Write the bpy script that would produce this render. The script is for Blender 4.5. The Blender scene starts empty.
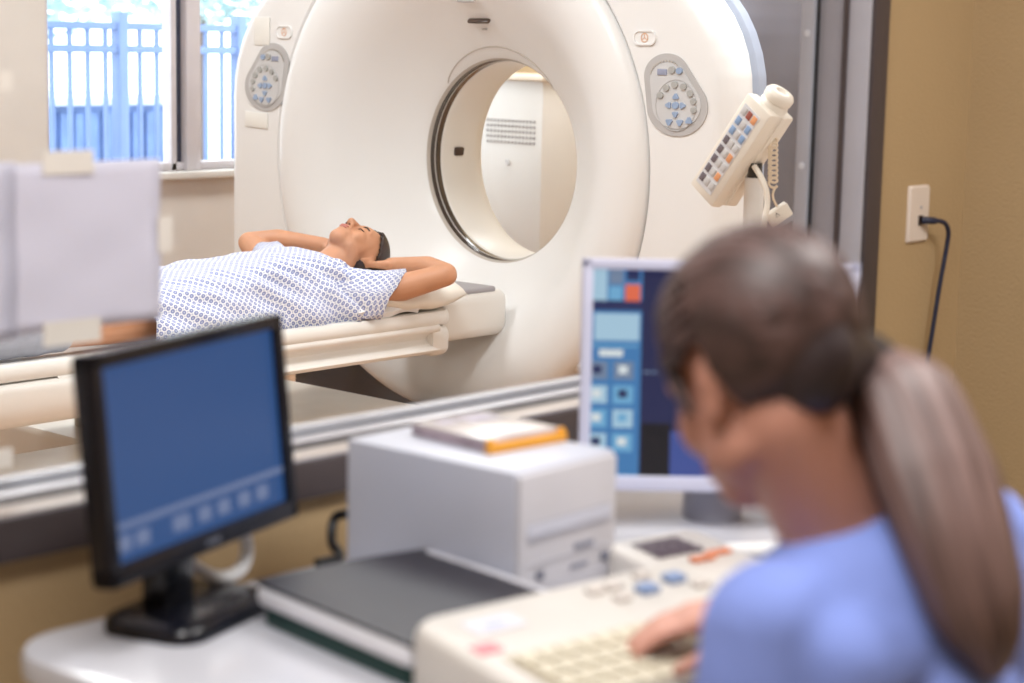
import bpy, bmesh, math, random
from mathutils import Vector, Matrix, noise
random.seed(7)
sc = bpy.context.scene
C = sc.collection
PI = math.pi

# ------------------------------------------------------------------ camera
A, P, RO = math.radians(42), math.radians(8.8), .0204
fw = Vector((math.cos(A)*math.cos(P), math.sin(A)*math.cos(P), -math.sin(P)))
r0 = Vector((math.sin(A), -math.cos(A), 0)); u0 = r0.cross(fw)
rt = r0*math.cos(RO)+u0*math.sin(RO); up = -r0*math.sin(RO)+u0*math.cos(RO)
cd = bpy.data.cameras.new('camera'); cam = bpy.data.objects.new('camera', cd); C.objects.link(cam)
cam.matrix_world = Matrix(((rt.x, up.x, -fw.x, 0), (rt.y, up.y, -fw.y, 0), (rt.z, up.z, -fw.z, 1.45), (0, 0, 0, 1)))
cd.sensor_width = 36; cd.lens = 68.06; cd.clip_start = .05
cd.dof.use_dof = True; cd.dof.focus_distance = 5.5; cd.dof.aperture_fstop = 3.0
sc.camera = cam

# ------------------------------------------------------------------ sky, lights, exposure
w = bpy.data.worlds.new('sky'); sc.world = w; w.use_nodes = True
bg = w.node_tree.nodes['Background']; bg.inputs[0].default_value = (.90, .95, 1, 1); bg.inputs[1].default_value = 4.5
sc.view_settings.view_transform = 'Standard'; sc.view_settings.look = 'None'
sc.view_settings.gamma = 1; sc.view_settings.use_curve_mapping = False
sc.view_settings.exposure = 0.0

def area(name, loc, sx, sy, power, col=(1, .95, .88)):
    l = bpy.data.lights.new(name, 'AREA'); l.shape = 'RECTANGLE'; l.size = sx; l.size_y = sy; l.energy = power; l.color = col
    o = bpy.data.objects.new(name, l); o.location = loc; C.objects.link(o); return o
SCAN_LAMPS = [(3.3, 3.3), (3.3, 5.2), (5.4, 2.9), (6.2, 5.3)]
CTRL_LAMPS = [(.6, .9), (2.5, .6)]
for x, y in SCAN_LAMPS: area('scan_room_lamp', (x, y, 2.64), 1.15, .55, 31, (.965, .985, 1))
for x, y in CTRL_LAMPS: area('control_room_lamp', (x, y, 2.64), 1.15, .55, 40, (1, .985, .975))

# ------------------------------------------------------------------ materials
def lin(c):
    return tuple(((v/255)/12.92 if v/255 <= .04045 else ((v/255+.055)/1.055)**2.4) for v in c)
MATS = {}
def M(name, rgb, rough=.5, metal=0, var=.04, vs=8., bump=0, bs=60., coat=0, spec=.5, sss=0, stretch=None):
    if name in MATS: return MATS[name]
    m = bpy.data.materials.new(name); m.use_nodes = True; nt = m.node_tree; b = nt.nodes['Principled BSDF']
    c = lin(rgb)
    b.inputs['Roughness'].default_value = rough; b.inputs['Metallic'].default_value = metal
    b.inputs['Coat Weight'].default_value = coat; b.inputs['Specular IOR Level'].default_value = spec
    if sss: b.inputs['Subsurface Weight'].default_value = sss; b.inputs['Subsurface Radius'].default_value = (.012, .005, .003); b.inputs['Subsurface Scale'].default_value = 1
    tc = nt.nodes.new('ShaderNodeTexCoord'); mp = nt.nodes.new('ShaderNodeMapping'); nt.links.new(tc.outputs['Object'], mp.inputs[0])
    if stretch: mp.inputs['Scale'].default_value = stretch
    n = nt.nodes.new('ShaderNodeTexNoise'); n.inputs['Scale'].default_value = vs; n.inputs['Detail'].default_value = 3; nt.links.new(mp.outputs[0], n.inputs[0])
    r = nt.nodes.new('ShaderNodeValToRGB'); r.color_ramp.elements[0].position = .3; r.color_ramp.elements[1].position = .7
    r.color_ramp.elements[0].color = tuple(v*(1-var) for v in c)+(1,); r.color_ramp.elements[1].color = tuple(min(1, v*(1+var)) for v in c)+(1,)
    nt.links.new(n.outputs[0], r.inputs[0]); nt.links.new(r.outputs[0], b.inputs['Base Color'])
    if bump:
        n2 = nt.nodes.new('ShaderNodeTexNoise'); n2.inputs['Scale'].default_value = bs; nt.links.new(mp.outputs[0], n2.inputs[0])
        bp = nt.nodes.new('ShaderNodeBump'); bp.inputs['Strength'].default_value = bump; bp.inputs['Distance'].default_value = .004
        nt.links.new(n2.outputs[0], bp.inputs['Height']); nt.links.new(bp.outputs[0], b.inputs['Normal'])
    MATS[name] = m; return m
def EM(name, rgb, s=1.0):
    if name in MATS: return MATS[name]
    m = bpy.data.materials.new(name); m.use_nodes = True; b = m.node_tree.nodes['Principled BSDF']
    b.inputs['Base Color'].default_value = (.01, .01, .012, 1); b.inputs['Roughness'].default_value = .35
    b.inputs['Emission Color'].default_value = lin(rgb)+(1,); b.inputs['Emission Strength'].default_value = s
    MATS[name] = m; return m
def GLASS(name, tint=(1, 1, 1)):
    m = bpy.data.materials.new(name); m.use_nodes = True; nt = m.node_tree; nt.nodes.clear()
    o = nt.nodes.new('ShaderNodeOutputMaterial'); mx = nt.nodes.new('ShaderNodeMixShader'); t = nt.nodes.new('ShaderNodeBsdfTransparent')
    g = nt.nodes.new('ShaderNodeBsdfGlossy'); g.inputs['Roughness'].default_value = .01; t.inputs[0].default_value = tint+(1,)
    lw = nt.nodes.new('ShaderNodeLayerWeight'); lw.inputs[0].default_value = .5
    pw_ = nt.nodes.new('ShaderNodeMath'); pw_.operation = 'POWER'; pw_.inputs[1].default_value = 5; ma = nt.nodes.new('ShaderNodeMath'); ma.operation = 'MULTIPLY_ADD'; ma.inputs[1].default_value = .5; ma.inputs[2].default_value = .02
    nt.links.new(lw.outputs['Facing'], pw_.inputs[0]); nt.links.new(pw_.outputs[0], ma.inputs[0]); nt.links.new(ma.outputs[0], mx.inputs[0])
    nt.links.new(t.outputs[0], mx.inputs[1]); nt.links.new(g.outputs[0], mx.inputs[2]); nt.links.new(mx.outputs[0], o.inputs[0])
    return m

WHITE = M('painted_white', (226, 222, 216), .5, var=.02)
SHELL = M('scanner_white_plastic', (238, 237, 236), .32, var=.015, vs=3, spec=.4)
SHELL2 = M('table_cream_plastic', (235, 231, 225), .35, var=.02)
SIDE = M('scanner_grey_side', (118, 118, 130), .28, metal=.5, var=.03, vs=2)
TRIMG = M('scanner_blue_grey_trim', (168, 178, 198), .4)
DKTAN = M('taupe_plastic', (190, 182, 174), .45)
PANELR = M('panel_rim_grey', (186, 184, 184), .45)
PANELF = M('panel_face_grey', (205, 205, 206), .3)
BTNB = M('button_blue', (150, 170, 200), .4)
BTNG = M('button_grey', (172, 172, 170), .4)
BTNW = M('button_pale', (214, 214, 212), .4)
BLACK = M('black_plastic', (22, 23, 28), .32, var=.1)
SLOT = M('dark_brown_slot', (62, 46, 42), .3)
RINGM = M('bore_window_dark', (52, 44, 44), .12, coat=.6)
STEEL = M('satin_steel', (168, 166, 174), .3, metal=.15, var=.03)
BRONZE = M('bronze_anodised', (78, 69, 70), .42, metal=.1, var=.06)
ALU = M('grey_aluminium', (158, 156, 164), .4, metal=.1, var=.04)
ALUL = M('pale_aluminium', (186, 186, 196), .35, metal=.1, var=.04)
WALLT = M('tan_wall_paint', (181, 155, 117), .6, var=.03, vs=3, bump=.35, bs=160)
WALLW = M('warm_white_wall_paint', (224, 217, 210), .7, var=.02, bump=.2, bs=120)
WALLB = M('beige_wall_paint', (198, 174, 138), .7, var=.03, bump=.2, bs=120)
CEIL = M('ceiling_white', (236, 234, 230), .8)
FLOORC = M('grey_vinyl', (178, 168, 156), .5, var=.08, vs=20)
DESK = M('white_laminate', (206, 207, 215), .16, var=.015, spec=.5)

# ------------------------------------------------------------------ mesh helpers
WL = {}
def tag(o, label, cat, group=None):
    o['label'] = label; o['category'] = cat
    if group: o['group'] = group
    return o
def thing(name, label, cat, loc, group=None):
    o = bpy.data.objects.new(name, None); C.objects.link(o); o.location = loc; o.empty_display_size = .05
    WL[o.name] = Vector(loc); return tag(o, label, cat, group)
def obj(name, bm, m, parent=None, smooth=35, label=None, origin=None):
    """bm is in world coordinates; linked as one object, verts kept relative to its root"""
    me = bpy.data.meshes.new(name)
    bmesh.ops.remove_doubles(bm, verts=bm.verts, dist=1e-6)
    bmesh.ops.recalc_face_normals(bm, faces=bm.faces)
    if parent is None:
        if origin is None:
            xs = [v.co for v in bm.verts]
            origin = Vector(((min(v.x for v in xs)+max(v.x for v in xs))/2, (min(v.y for v in xs)+max(v.y for v in xs))/2, min(v.z for v in xs)))
        base = Vector(origin)
    else: base = WL[parent.name]
    bmesh.ops.translate(bm, verts=bm.verts, vec=-base)
    bm.to_mesh(me); bm.free()
    o = bpy.data.objects.new(name, me); C.objects.link(o)
    for mm in (m if isinstance(m, (list, tuple)) else [m]): me.materials.append(mm)
    if smooth:
        me.shade_smooth()
        if smooth < 180: me.set_sharp_from_angle(angle=math.radians(smooth))
    if parent: o.parent = parent
    else: o.location = base
    WL[o.name] = base
    if label: o['label'] = label
    return o
def struct(name, bm, m, smooth=35):
    o = obj(name, bm, m, None, smooth); o['kind'] = 'structure'; return o
def B(): return bmesh.new()
def setm(bm, f0, mi):
    for f in list(bm.faces)[f0:]: f.material_index = mi
def box(bm, c, s, bev=0, rot=0, mat=None, mi=0, seg=2):
    """centre, full size, bevel, yaw (rad) or full matrix mat (applied about world)"""
    t = bmesh.new(); bmesh.ops.create_cube(t, size=1)
    bmesh.ops.scale(t, vec=s, verts=t.verts)
    if bev: bmesh.ops.bevel(t, geom=list(t.edges), offset=bev, segments=seg, profile=.5, affect='EDGES')
    mtx = Matrix.Translation(c) @ (Matrix.Rotation(rot, 4, 'Z') if mat is None else mat)
    bmesh.ops.transform(t, matrix=mtx, verts=t.verts); merge(bm, t, mi)
def merge(bm, t, mi=None):
    vm = {v: bm.verts.new(v.co) for v in t.verts}
    for f in t.faces:
        try:
            g = bm.faces.new([vm[v] for v in f.verts]); g.material_index = f.material_index if mi is None else mi
        except ValueError: pass
    t.free()
def bx(bm, x0, x1, y0, y1, z0, z1, bev=0, mi=0):
    box(bm, ((x0+x1)/2, (y0+y1)/2, (z0+z1)/2), (abs(x1-x0), abs(y1-y0), abs(z1-z0)), bev, mi=mi)
def loft(bm, rings, caps=True, closed=True, mi=0, uvs=None):
    vr = [[bm.verts.new(p) for p in r] for r in rings]; n = len(rings[0])
    fs = []
    for i in range(len(vr)-1):
        for j in range(n if closed else n-1):
            k = (j+1) % n
            f = bm.faces.new((vr[i][j], vr[i][k], vr[i+1][k], vr[i+1][j])); f.material_index = mi
            if uvs:
                uvl = bm.loops.layers.uv.verify()
                for lp, (a, b) in zip(f.loops, ((i, j), (i, j+1), (i+1, j+1), (i+1, j))): lp[uvl].uv = uvs(a, b)
            fs.append(f)
    if caps and closed:
        for r in (vr[0][::-1], vr[-1]):
            f = bm.faces.new(r); f.material_index = mi
    return vr
def lathe(bm, prof, origin, axis='z', n=48, a0=0, a1=2*PI, caps=False, mi=0):
    """prof = [(h, r)] along the axis"""
    full = abs(a1-a0-2*PI) < 1e-6
    m = n if full else n+1
    def pt(h, r, a):
        c, s = r*math.cos(a), r*math.sin(a)
        v = {'z': (c, s, h), 'x': (h, c, s), 'y': (c, h, s)}[axis]
        return Vector(origin)+Vector(v)
    rings = [[pt(h, r, a0+(a1-a0)*k/n) for k in range(m)] for h, r in prof]
    loft(bm, rings, caps=caps, closed=full, mi=mi)
def frame(d, upv=Vector((0, 0, 1))):
    d = d.normalized(); s = d.cross(upv)
    if s.length < 1e-3: s = d.cross(Vector((1, 0, 0)))
    s.normalize(); return s, s.cross(d).normalized()
def smooth_path(pts, k=6):
    pts = [Vector(p) for p in pts]
    out = []
    for i in range(len(pts)-1):
        p0, p1, p2, p3 = pts[max(i-1, 0)], pts[i], pts[i+1], pts[min(i+2, len(pts)-1)]
        for j in range(k):
            t = j/k
            out.append(.5*((2*p1)+(-p0+p2)*t+(2*p0-5*p1+4*p2-p3)*t*t+(-p0+3*p1-3*p2+p3)*t**3))
    return out+[pts[-1]]
def tube(bm, pts, r, n=10, sm=6, mi=0, flat=1.):
    pts = smooth_path(pts, sm) if sm else [Vector(p) for p in pts]
    m = len(pts); rings = []; pu = None
    for i, p in enumerate(pts):
        d = pts[min(i+1, m-1)]-pts[max(i-1, 0)]
        s, u = frame(d, pu if pu is not None else Vector((0, 0, 1)))
        pu = u
        rr = r(i/(m-1)) if callable(r) else r
        rings.append([p+s*math.cos(2*PI*k/n)*rr+u*math.sin(2*PI*k/n)*rr*flat for k in range(n)])
    loft(bm, rings, mi=mi)
def cyl(bm, p0, p1, r0_, r1_=None, n=20, mi=0):
    tube(bm, [p0, p1], (lambda t: r0_+(r1_-r0_)*t) if r1_ is not None else r0_, n, 0, mi)
def prism(bm, pts2, f0, f1, mi=0):
    """pts2 outline mapped by f0 / f1 (two functions to 3D)"""
    loft(bm, [[Vector(f0(p)) for p in pts2], [Vector(f1(p)) for p in pts2]], mi=mi)
def rrect(w_, h_, r, n=6):
    o = []
    for cx, cy, a in ((w_/2-r, h_/2-r, 0), (-w_/2+r, h_/2-r, PI/2), (-w_/2+r, -h_/2+r, PI), (w_/2-r, -h_/2+r, 1.5*PI)):
        for k in range(n+1): o.append((cx+r*math.cos(a+PI/2*k/n), cy+r*math.sin(a+PI/2*k/n)))
    return o
def ellip(bm, c, r, mat=None, seg=20, rng=12):
    t = bmesh.new(); bmesh.ops.create_uvsphere(t, u_segments=seg, v_segments=rng, radius=1)
    bmesh.ops.scale(t, vec=r, verts=t.verts)
    m = Matrix.Translation(c)
    if mat is not None: m = m @ mat
    bmesh.ops.transform(t, matrix=m, verts=t.verts); merge(bm, t)
def capsule(bm, p0, r0_, p1, r1_, n=16):
    p0, p1 = Vector(p0), Vector(p1); d = p1-p0; L = d.length or 1e-6; d = d/L; s, u = frame(d)
    rings = []
    for k in range(1, 6):
        a = -PI/2+PI/2*k/6; rings.append((p0+d*r0_*math.sin(a), r0_*math.cos(a)))
    for k in range(0, 5): rings.append((p0+d*L*k/4, r0_+(r1_-r0_)*k/4))
    for k in range(1, 6):
        a = PI/2*k/6; rings.append((p1+d*r1_*math.sin(a), r1_*math.cos(a)))
    loft(bm, [[c+s*math.cos(2*PI*j/n)*r+u*math.sin(2*PI*j/n)*r for j in range(n)] for c, r in rings])
def limb(bm, pts, rs):
    for i in range(len(pts)-1): capsule(bm, pts[i], rs[i], pts[i+1], rs[i+1])
def remesh(bm, vox, smooth=4, it=.5):
    """union of overlapping closed shapes -> one continuous skin; returns a bmesh"""
    me = bpy.data.meshes.new('tmp'); bmesh.ops.recalc_face_normals(bm, faces=bm.faces); bm.to_mesh(me); bm.free()
    o = bpy.data.objects.new('tmp', me); C.objects.link(o)
    md = o.modifiers.new('r', 'REMESH'); md.mode = 'VOXEL'; md.voxel_size = vox
    if smooth:
        s = o.modifiers.new('s', 'SMOOTH'); s.factor = it; s.iterations = smooth
    dg = bpy.context.evaluated_depsgraph_get(); dg.update()
    m2 = bpy.data.meshes.new_from_object(o.evaluated_get(dg), depsgraph=dg)
    bpy.data.objects.remove(o); bpy.data.meshes.remove(me)
    r = bmesh.new(); r.from_mesh(m2); bpy.data.meshes.remove(m2); return r
def basis(f, l, u, o):
    return Matrix(((f.x, l.x, u.x, o.x), (f.y, l.y, u.y, o.y), (f.z, l.z, u.z, o.z), (0, 0, 0, 1)))

# ------------------------------------------------------------------ the two rooms
YW, YD = 2.0, 2.135              # window wall: control side, scan side
WX0, WX1, WZ0, WZ1 = .35, 3.21, .862, 2.2    # opening
XR = 3.616                       # control room right wall
b = B(); bx(b, -1.6, XR+.1, -1.7, YD, -.08, 0); struct('floor', b, FLOORC)
WOODF = M('orange_wood_vinyl', (200, 156, 120), .45, var=.14, vs=5, stretch=(1.2, 9, 1))
b = B(); bx(b, 0, 7.1, YD, 6.7, -.08, 0); struct('floor.001', b, WOODF)
b = B(); bx(b, -1.6, XR+.1, -1.7, YD, 2.7, 2.78); struct('ceiling', b, CEIL)
b = B(); bx(b, 0, 7.1, YD, 6.7, 2.7, 2.78); struct('ceiling.001', b, CEIL)
b = B()
bx(b, -1.6, WX0, YW, YD, 0, 2.7); bx(b, WX1, 7.0, YW, YD, 0, 2.7); bx(b, WX0, WX1, YW, YD, 0, WZ0); bx(b, WX0, WX1, YW, YD, WZ1, 2.7)
for f in b.faces: pass
o = struct('wall_window', b, [WALLT, WALLW])
for p in o.data.polygons:
    if p.normal.y > .5: p.material_index = 1
b = B(); bx(b, XR, XR+.1, -1.7, YW, 0, 2.7); struct('wall_right', b, WALLT)
b = B(); bx(b, -1.6, XR, -1.8, -1.7, 0, 2.7); struct('wall_back', b, WALLT)
b = B(); bx(b, -1.7, -1.6, -1.7, YD, 0, 2.7); struct('wall_left', b, WALLT)
b = B(); bx(b, 6.95, 7.05, YD, 6.5, 0, 2.7); struct('wall_scan_back', b, WALLB)
b = B(); bx(b, -.1, 0, YD, 6.5, 0, 2.7); struct('wall_scan_left', b, WALLW)
FX0, FX1, FZ0, FZ1 = 4.456, 6.5, .885, 2.2     # outside window opening in the far wall (y 6.5)
b = B(); bx(b, 0, FX0, 6.5, 6.7, 0, 2.7); bx(b, FX1, 7.05, 6.5, 6.7, 0, 2.7); bx(b, FX0, FX1, 6.5, 6.7, 0, FZ0); bx(b, FX0, FX1, 6.5, 6.7, FZ1, 2.7)
struct('wall_far', b, WALLW)

# ceiling lamps (above the frame)
LAMPF = M('lamp_frame_white', (235, 235, 235), .5); LAMPE = EM('lamp_diffuser', (255, 250, 240), 2.0)
for i, (x, y) in enumerate(SCAN_LAMPS+CTRL_LAMPS):
    b = B(); bx(b, x-.6, x+.6, y-.3, y+.3, 2.68, 2.7); f = struct('trim_%d' % (i+1), b, LAMPF)
    b = B(); bx(b, x-.57, x+.57, y-.27, y+.27, 2.675, 2.68); e = obj('lamp_diffuser', b, LAMPE, f)

# observation window frame
win = thing('window_1', 'grey metal framed observation window between control room and scan room', 'window', (WX1, YW, WZ0)); win['kind'] = 'structure'
del win['category']; del win['label']
def rail(x0, x1, z0, z1, y0, y1, name, m, sill, bev=.001):
    b = B()
    for a in ((x0[0], x1[0], WZ0+sill[0], WZ0+sill[1]), (x0[0], x1[0], z1[1], z1[0]), (x0[0], x0[1], z0[0], z1[0]), (x1[1], x1[0], z0[0], z1[0])):
        bx(b, a[0], a[1], y0, y1, min(a[2], a[3]), max(a[2], a[3]), bev)
    return obj(name, b, m, win)
def member(name, m, o_, i_, y0, y1, sill=None):   # outer / inner inset from the opening edge (negative = over the wall)
    return rail((WX0+o_, WX0+i_), (WX1-o_, WX1-i_), (WZ0+o_, WZ0+i_), (WZ1-o_, WZ1-i_), y0, y1, name, m, sill or (o_, i_))
SILLW = M('sill_reflection_pale', (190, 189, 196), .25); TANM = M('taupe_bevel', (176, 164, 156), .35)  # sill's pale tone stands in for window light reflected on it
member('face_frame', BRONZE, -.052, .0, YW-.018, YW)
member('casing', BRONZE, -.004, .002, YW-.014, YD)
member('inner_bevel', ALUL, .002, .010, YW-.012, YW+.034, (.0, .0055))
member('rebate_strip', BRONZE, .002, .0125, YW+.034, YW+.046, (.002, .0058))
member('rebate_floor', BRONZE, .002, .004, YW+.034, YW+.066, (.003, .0058))
member('reveal', ALU, .002, .008, YW+.046, YW+.105, (.002, .004))
member('gasket', BLACK, .008, .011, YW+.1, YW+.107, (.0065, .0072))
st = member('glazing_stop', ALUL, .006, .018, YW+.108, YD+.002, (.004, .016))
b = B(); bx(b, WX0+.01, WX1-.012, YW+.066, YW+.099, WZ0+.0065, WZ0+.0085, .0005); bx(b, WX0+.01, WX1-.02, YW+.109, YD, WZ0+.0155, WZ0+.0175, .0005); obj('window_sill', b, SILLW, win)
b = B(); bx(b, WX0, WX1-.01, YW-.013, YW+.033, WZ0+.0055, WZ0+.0062, .0003); obj('sill_bevel', b, TANM, win)
b = B()
for z in (.98, 1.222, 1.478, 1.73): cyl(b, (WX1-.017, YW+.122, z), (WX1-.0198, YW+.122, z), .0065, n=12)
obj('stop_screw', b, M('screw_bright', (226, 228, 236), .3, metal=.3), win)
b = B(); bx(b, WX0+.01, WX1-.01, YW+.088, YW+.094, WZ0+.01, WZ1-.01); obj('glass_pane', b, GLASS('observation_glass', (.97, .98, .98)), win, 0)

# far window
w2 = thing('window_2', '', '', (5.3, 6.5, FZ0)); w2['kind'] = 'structure'; del w2['label']; del w2['category']
FRAMEL = M('lilac_white_frame', (214, 208, 212), .5); FRAMED = M('dark_window_bar', (52, 62, 88), .5)
b = B()
bx(b, FX0, FX1, 6.52, 6.58, FZ0, FZ0+.035, .004); bx(b, FX0, FX1, 6.52, 6.58, FZ1-.04, FZ1, .004)
bx(b, FX0, FX0+.025, 6.52, 6.58, FZ0, FZ1, .003); bx(b, FX1-.03, FX1, 6.52, 6.58, FZ0, FZ1, .003)
obj('window_frame', b, FRAMEL, w2)
b = B(); bx(b, 5.15, 5.225, 6.50, 6.58, FZ0, FZ1, .004); bx(b, 5.085, 5.112, 6.52, 6.58, FZ0, FZ1, .003); obj('mullion', b, FRAMEL, w2)
b = B(); bx(b, 5.112, 5.146, 6.535, 6.58, FZ0+.03, FZ1, .002); obj('sash_bar', b, FRAMED, w2)
b = B(); bx(b, FX0-.03, FX1+.03, 6.44, 6.52, FZ0-.03, FZ0, .006); obj('window_sill', b, WHITE, w2)
b = B(); bx(b, FX0+.02, FX1-.02, 6.55, 6.556, FZ0+.03, FZ1-.03); obj('glass_pane', b, GLASS('outside_glass', (.97, .99, 1)), w2, 0)

# ------------------------------------------------------------------ outdoors
GROUND = M('pale_concrete', (214, 218, 222), .9, var=.06)
b = B(); bx(b, 0, 16, 6.7, 18, -.1, -.05); o = struct('floor_outside', b, GROUND)
FENC = M('blue_grey_fence_paint', (112, 134, 176), .6)
fe = thing('picket_fence', 'blue-grey metal picket fence outside the far window', 'fence', (6.5, 8.5, -.05))
b = B(); x = 5.3
while x < 8.6:
    bx(b, x-.011, x+.011, 8.49, 8.51, .02, 1.50); x += .112
obj('picket_panel', b, FENC, fe)
for z in (1.49, 1.37, .12):
    b = B(); bx(b, 5.2, 8.7, 8.475, 8.525, z-.02, z+.02, .004); obj('rail', b, FENC, fe)
for x in (6.29, 7.1, 7.95):
    b = B(); bx(b, x-.030, x+.030, 8.46, 8.54, -.05, 1.565, .004); obj('post', b, FENC, fe)
ut = thing('utility_enclosure', 'low blue-grey slatted enclosure standing behind the picket fence', 'enclosure', (6.7, 9.6, -.05))
ENC = M('blue_grey_cladding', (120, 146, 190), .7, var=.2, vs=6)
b = B(); bx(b, 5.7, 7.25, 9.3, 10.2, -.05, 1.04)
k = 5.75
while k < 7.2: bx(b, k, k+.05, 9.27, 9.3, .0, 1.0); k += .1
obj('body', b, ENC, ut)
b = B(); bx(b, 5.65, 7.3, 9.22, 10.25, 1.04, 1.09, .01); obj('cap', b, GROUND, ut)
LEAF = M('pale_leaves', (184, 206, 206), .7, var=.35, vs=12); BARK = M('bark', (110, 96, 90), .8)
def tree(x, y, zc, r, lab):
    t = thing('garden_tree', lab, 'tree', (x, y, -.05), 'trees behind the fence')
    b = B(); tube(b, [(x, y, -.05), (x+.03, y, zc*.5), (x, y, zc)], lambda q: .09-.05*q, 8); obj('trunk', b, BARK, t)
    b = B()
    for i in range(2600):
        v = Vector((random.gauss(0, 1), random.gauss(0, 1), random.gauss(0, 1))).normalized()*r*random.random()**.4
        p = Vector((x, y, zc))+Vector((v.x*1.3, v.y, v.z*.75)); s = random.uniform(.04, .09)
        a = Vector((random.uniform(-1, 1), random.uniform(-1, 1), random.uniform(-1, 1))).normalized(); c_, d_ = frame(a)
        b.faces.new([b.verts.new(p+q) for q in (c_*s, d_*s*.5, -c_*s, -d_*s*.5)])
    obj('crown', b, LEAF, t, 0)
tree(8.2, 12.6, 2.05, .95, 'pale leafy tree behind the left half of the fence')
tree(10.9, 13.6, 2.2, .95, 'pale leafy tree behind the fence, beside the dark window bar')

# ------------------------------------------------------------------ CT gantry
GY, GZ, GX = 4.515, 1.043, 4.67
BY = 4.512
g = thing('ct_scanner_gantry', 'large cream white ring-shaped CT scanner with round bore', 'medical scanner', (5.1, GY, 0))
def gout(inset=0, n=10, zb=.39):
    hw, zt = 1.145-inset, 1.71-inset; rr_, rl = .41, .48; pts = []
    rb = .10
    for cy, cz, a, rr in ((hw-rl, zt-rl, 0, rl), (-hw+rr_, zt-rr_, PI/2, rr_), (-hw+rb, zb+inset+rb, PI, rb), (hw-rb, zb+inset+rb, 1.5*PI, rb)):
        for k in range(n+1): pts.append((GY+cy+rr*math.cos(a+PI/2*k/n), cz+rr*math.sin(a+PI/2*k/n)))
    return pts
# front cover = rounded slab around the circular dish
b = B()
# denser outline
def dens(pts, k=4):
    o = []
    for i in range(len(pts)):
        p, q = pts[i], pts[(i+1) % len(pts)]
        L = math.hypot(q[0]-p[0], q[1]-p[1]); m = max(1, int(L/.012))
        for j in range(m): o.append((p[0]+(q[0]-p[0])*j/m, p[1]+(q[1]-p[1])*j/m))
    return o
_g = gout
base_d = dens(_g(0))
def gout_d(ins):
    # inset by moving towards the centre along the normal (approximated per point)
    o = []; n = len(base_d)
    for i in range(n):
        p, q = base_d[i-1], base_d[(i+1) % n]
        tx, tz = q[0]-p[0], q[1]-p[1]; L = math.hypot(tx, tz) or 1
        o.append((base_d[i][0]-tz/L*ins, base_d[i][1]+tx/L*ins))
    return o
angs = [math.atan2(z-GZ, y-BY) for y, z in base_d]
def ringo(ins, x):
    # where the outline runs inside the round drum it tucks in behind the drum's rim
    o = []
    for y, z in gout_d(ins):
        r = math.hypot(y-BY, z-GZ)
        if r < .846: k = .843/r; o.append(Vector((max(x, 4.675), BY+(y-BY)*k, GZ+(z-GZ)*k)))
        else: o.append(Vector((x, y, z)))
    return o
def ringc(R, x, ins=.03):
    o = []
    for (y, z), t in zip(gout_d(ins), angs):
        rr = min(R, max(.843, math.hypot(y-BY, z-GZ))); o.append(Vector((x if math.hypot(y-BY, z-GZ) >= .846 else max(x, 4.675), BY+rr*math.cos(t), GZ+rr*math.sin(t))))
    return o
rings = [ringo(0, 4.80), ringo(0, 4.735), ringo(.006, 4.715), ringo(.016, 4.695), ringo(.032, 4.680), ringo(.055, 4.672), ringo(.08, 4.67)]
rings += [[a.lerp(c, t) for a, c in zip(ringo(.08, 4.67), ringc(.862, 4.67, .08))] for t in (.33, .66, 1)]
rings += [ringc(.855, 4.676, .08), ringc(.848, 4.69, .08), ringc(.845, 4.80, .08)]
loft(b, rings, caps=False)
obj('front_cover', b, SHELL, g, 30)
# dish: convex rim falling into the conical bore mouth
b = B()
prof = [(5.44, .62), (5.44, .80), (5.42, .835), (5.38, .846), (4.80, .846), (4.680, .846), (4.668, .843), (4.656, .835), (4.645, .818), (4.638, .795), (4.635, .765), (4.638, .73), (4.651, .69), (4.675, .645), (4.708, .597), (4.757, .545), (4.815, .482), (4.870, .418), (4.905, .374), (4.919, .357), (4.928, .350)]
lathe(b, prof, (0, BY, GZ), 'x', 128)
obj('bore_dish', b, SHELL, g, 180)
b = B(); lathe(b, [(4.926, .351), (4.932, .347), (4.938, .3455), (4.946, .3455)], (0, BY, GZ), 'x', 96); obj('bore_rim', b, DKTAN, g, 180)
b = B(); lathe(b, [(4.940, .345), (4.944, .343), (4.985, .341), (4.99, .342)], (0, BY, GZ), 'x', 96); obj('laser_window_ring', b, RINGM, g, 180)
b = B(); lathe(b, [(4.955, .3405), (4.961, .3402)], (0, BY, GZ), 'x', 96); obj('ring_seal', b, PANELR, g, 180)
b = B(); lathe(b, [(4.986, .343), (4.990, .339), (5.0, .337), (5.15, .337), (5.19, .344), (5.23, .370), (5.34, .49), (5.45, .61)], (0, BY, GZ), 'x', 96); obj('bore_liner', b, SHELL2, g, 180)
b = B(); box(b, (5.075, BY+.334, GZ+.012), (.045, .006, .03), .006, mat=Matrix.Rotation(.13, 4, 'X')); obj('laser_port', b, SLOT, g)
# shells behind the front cover
b = B(); loft(b, [ringo(.004, 4.790), ringo(-.010, 4.800), ringo(-.014, 4.806), ringo(-.014, 4.846), ringo(-.008, 4.852), ringo(.004, 4.856)], caps=False); obj('trim_band', b, TRIMG, g, 30)
b = B(); loft(b, [ringo(-.004, 4.856), ringo(-.004, 5.36), ringo(.02, 5.42), ringo(.08, 5.45), ringc(.605, 5.45)], caps=False); obj('rear_shell', b, SIDE, g, 30)
b = B(); bx(b, 4.92, 5.40, GY-1.05, GY+1.05, 0, .40, .02); obj('plinth', b, M('plinth_shaded_grey', (48, 42, 42), .5), g)  # colour darkened to include the shade beneath the scanner
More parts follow.
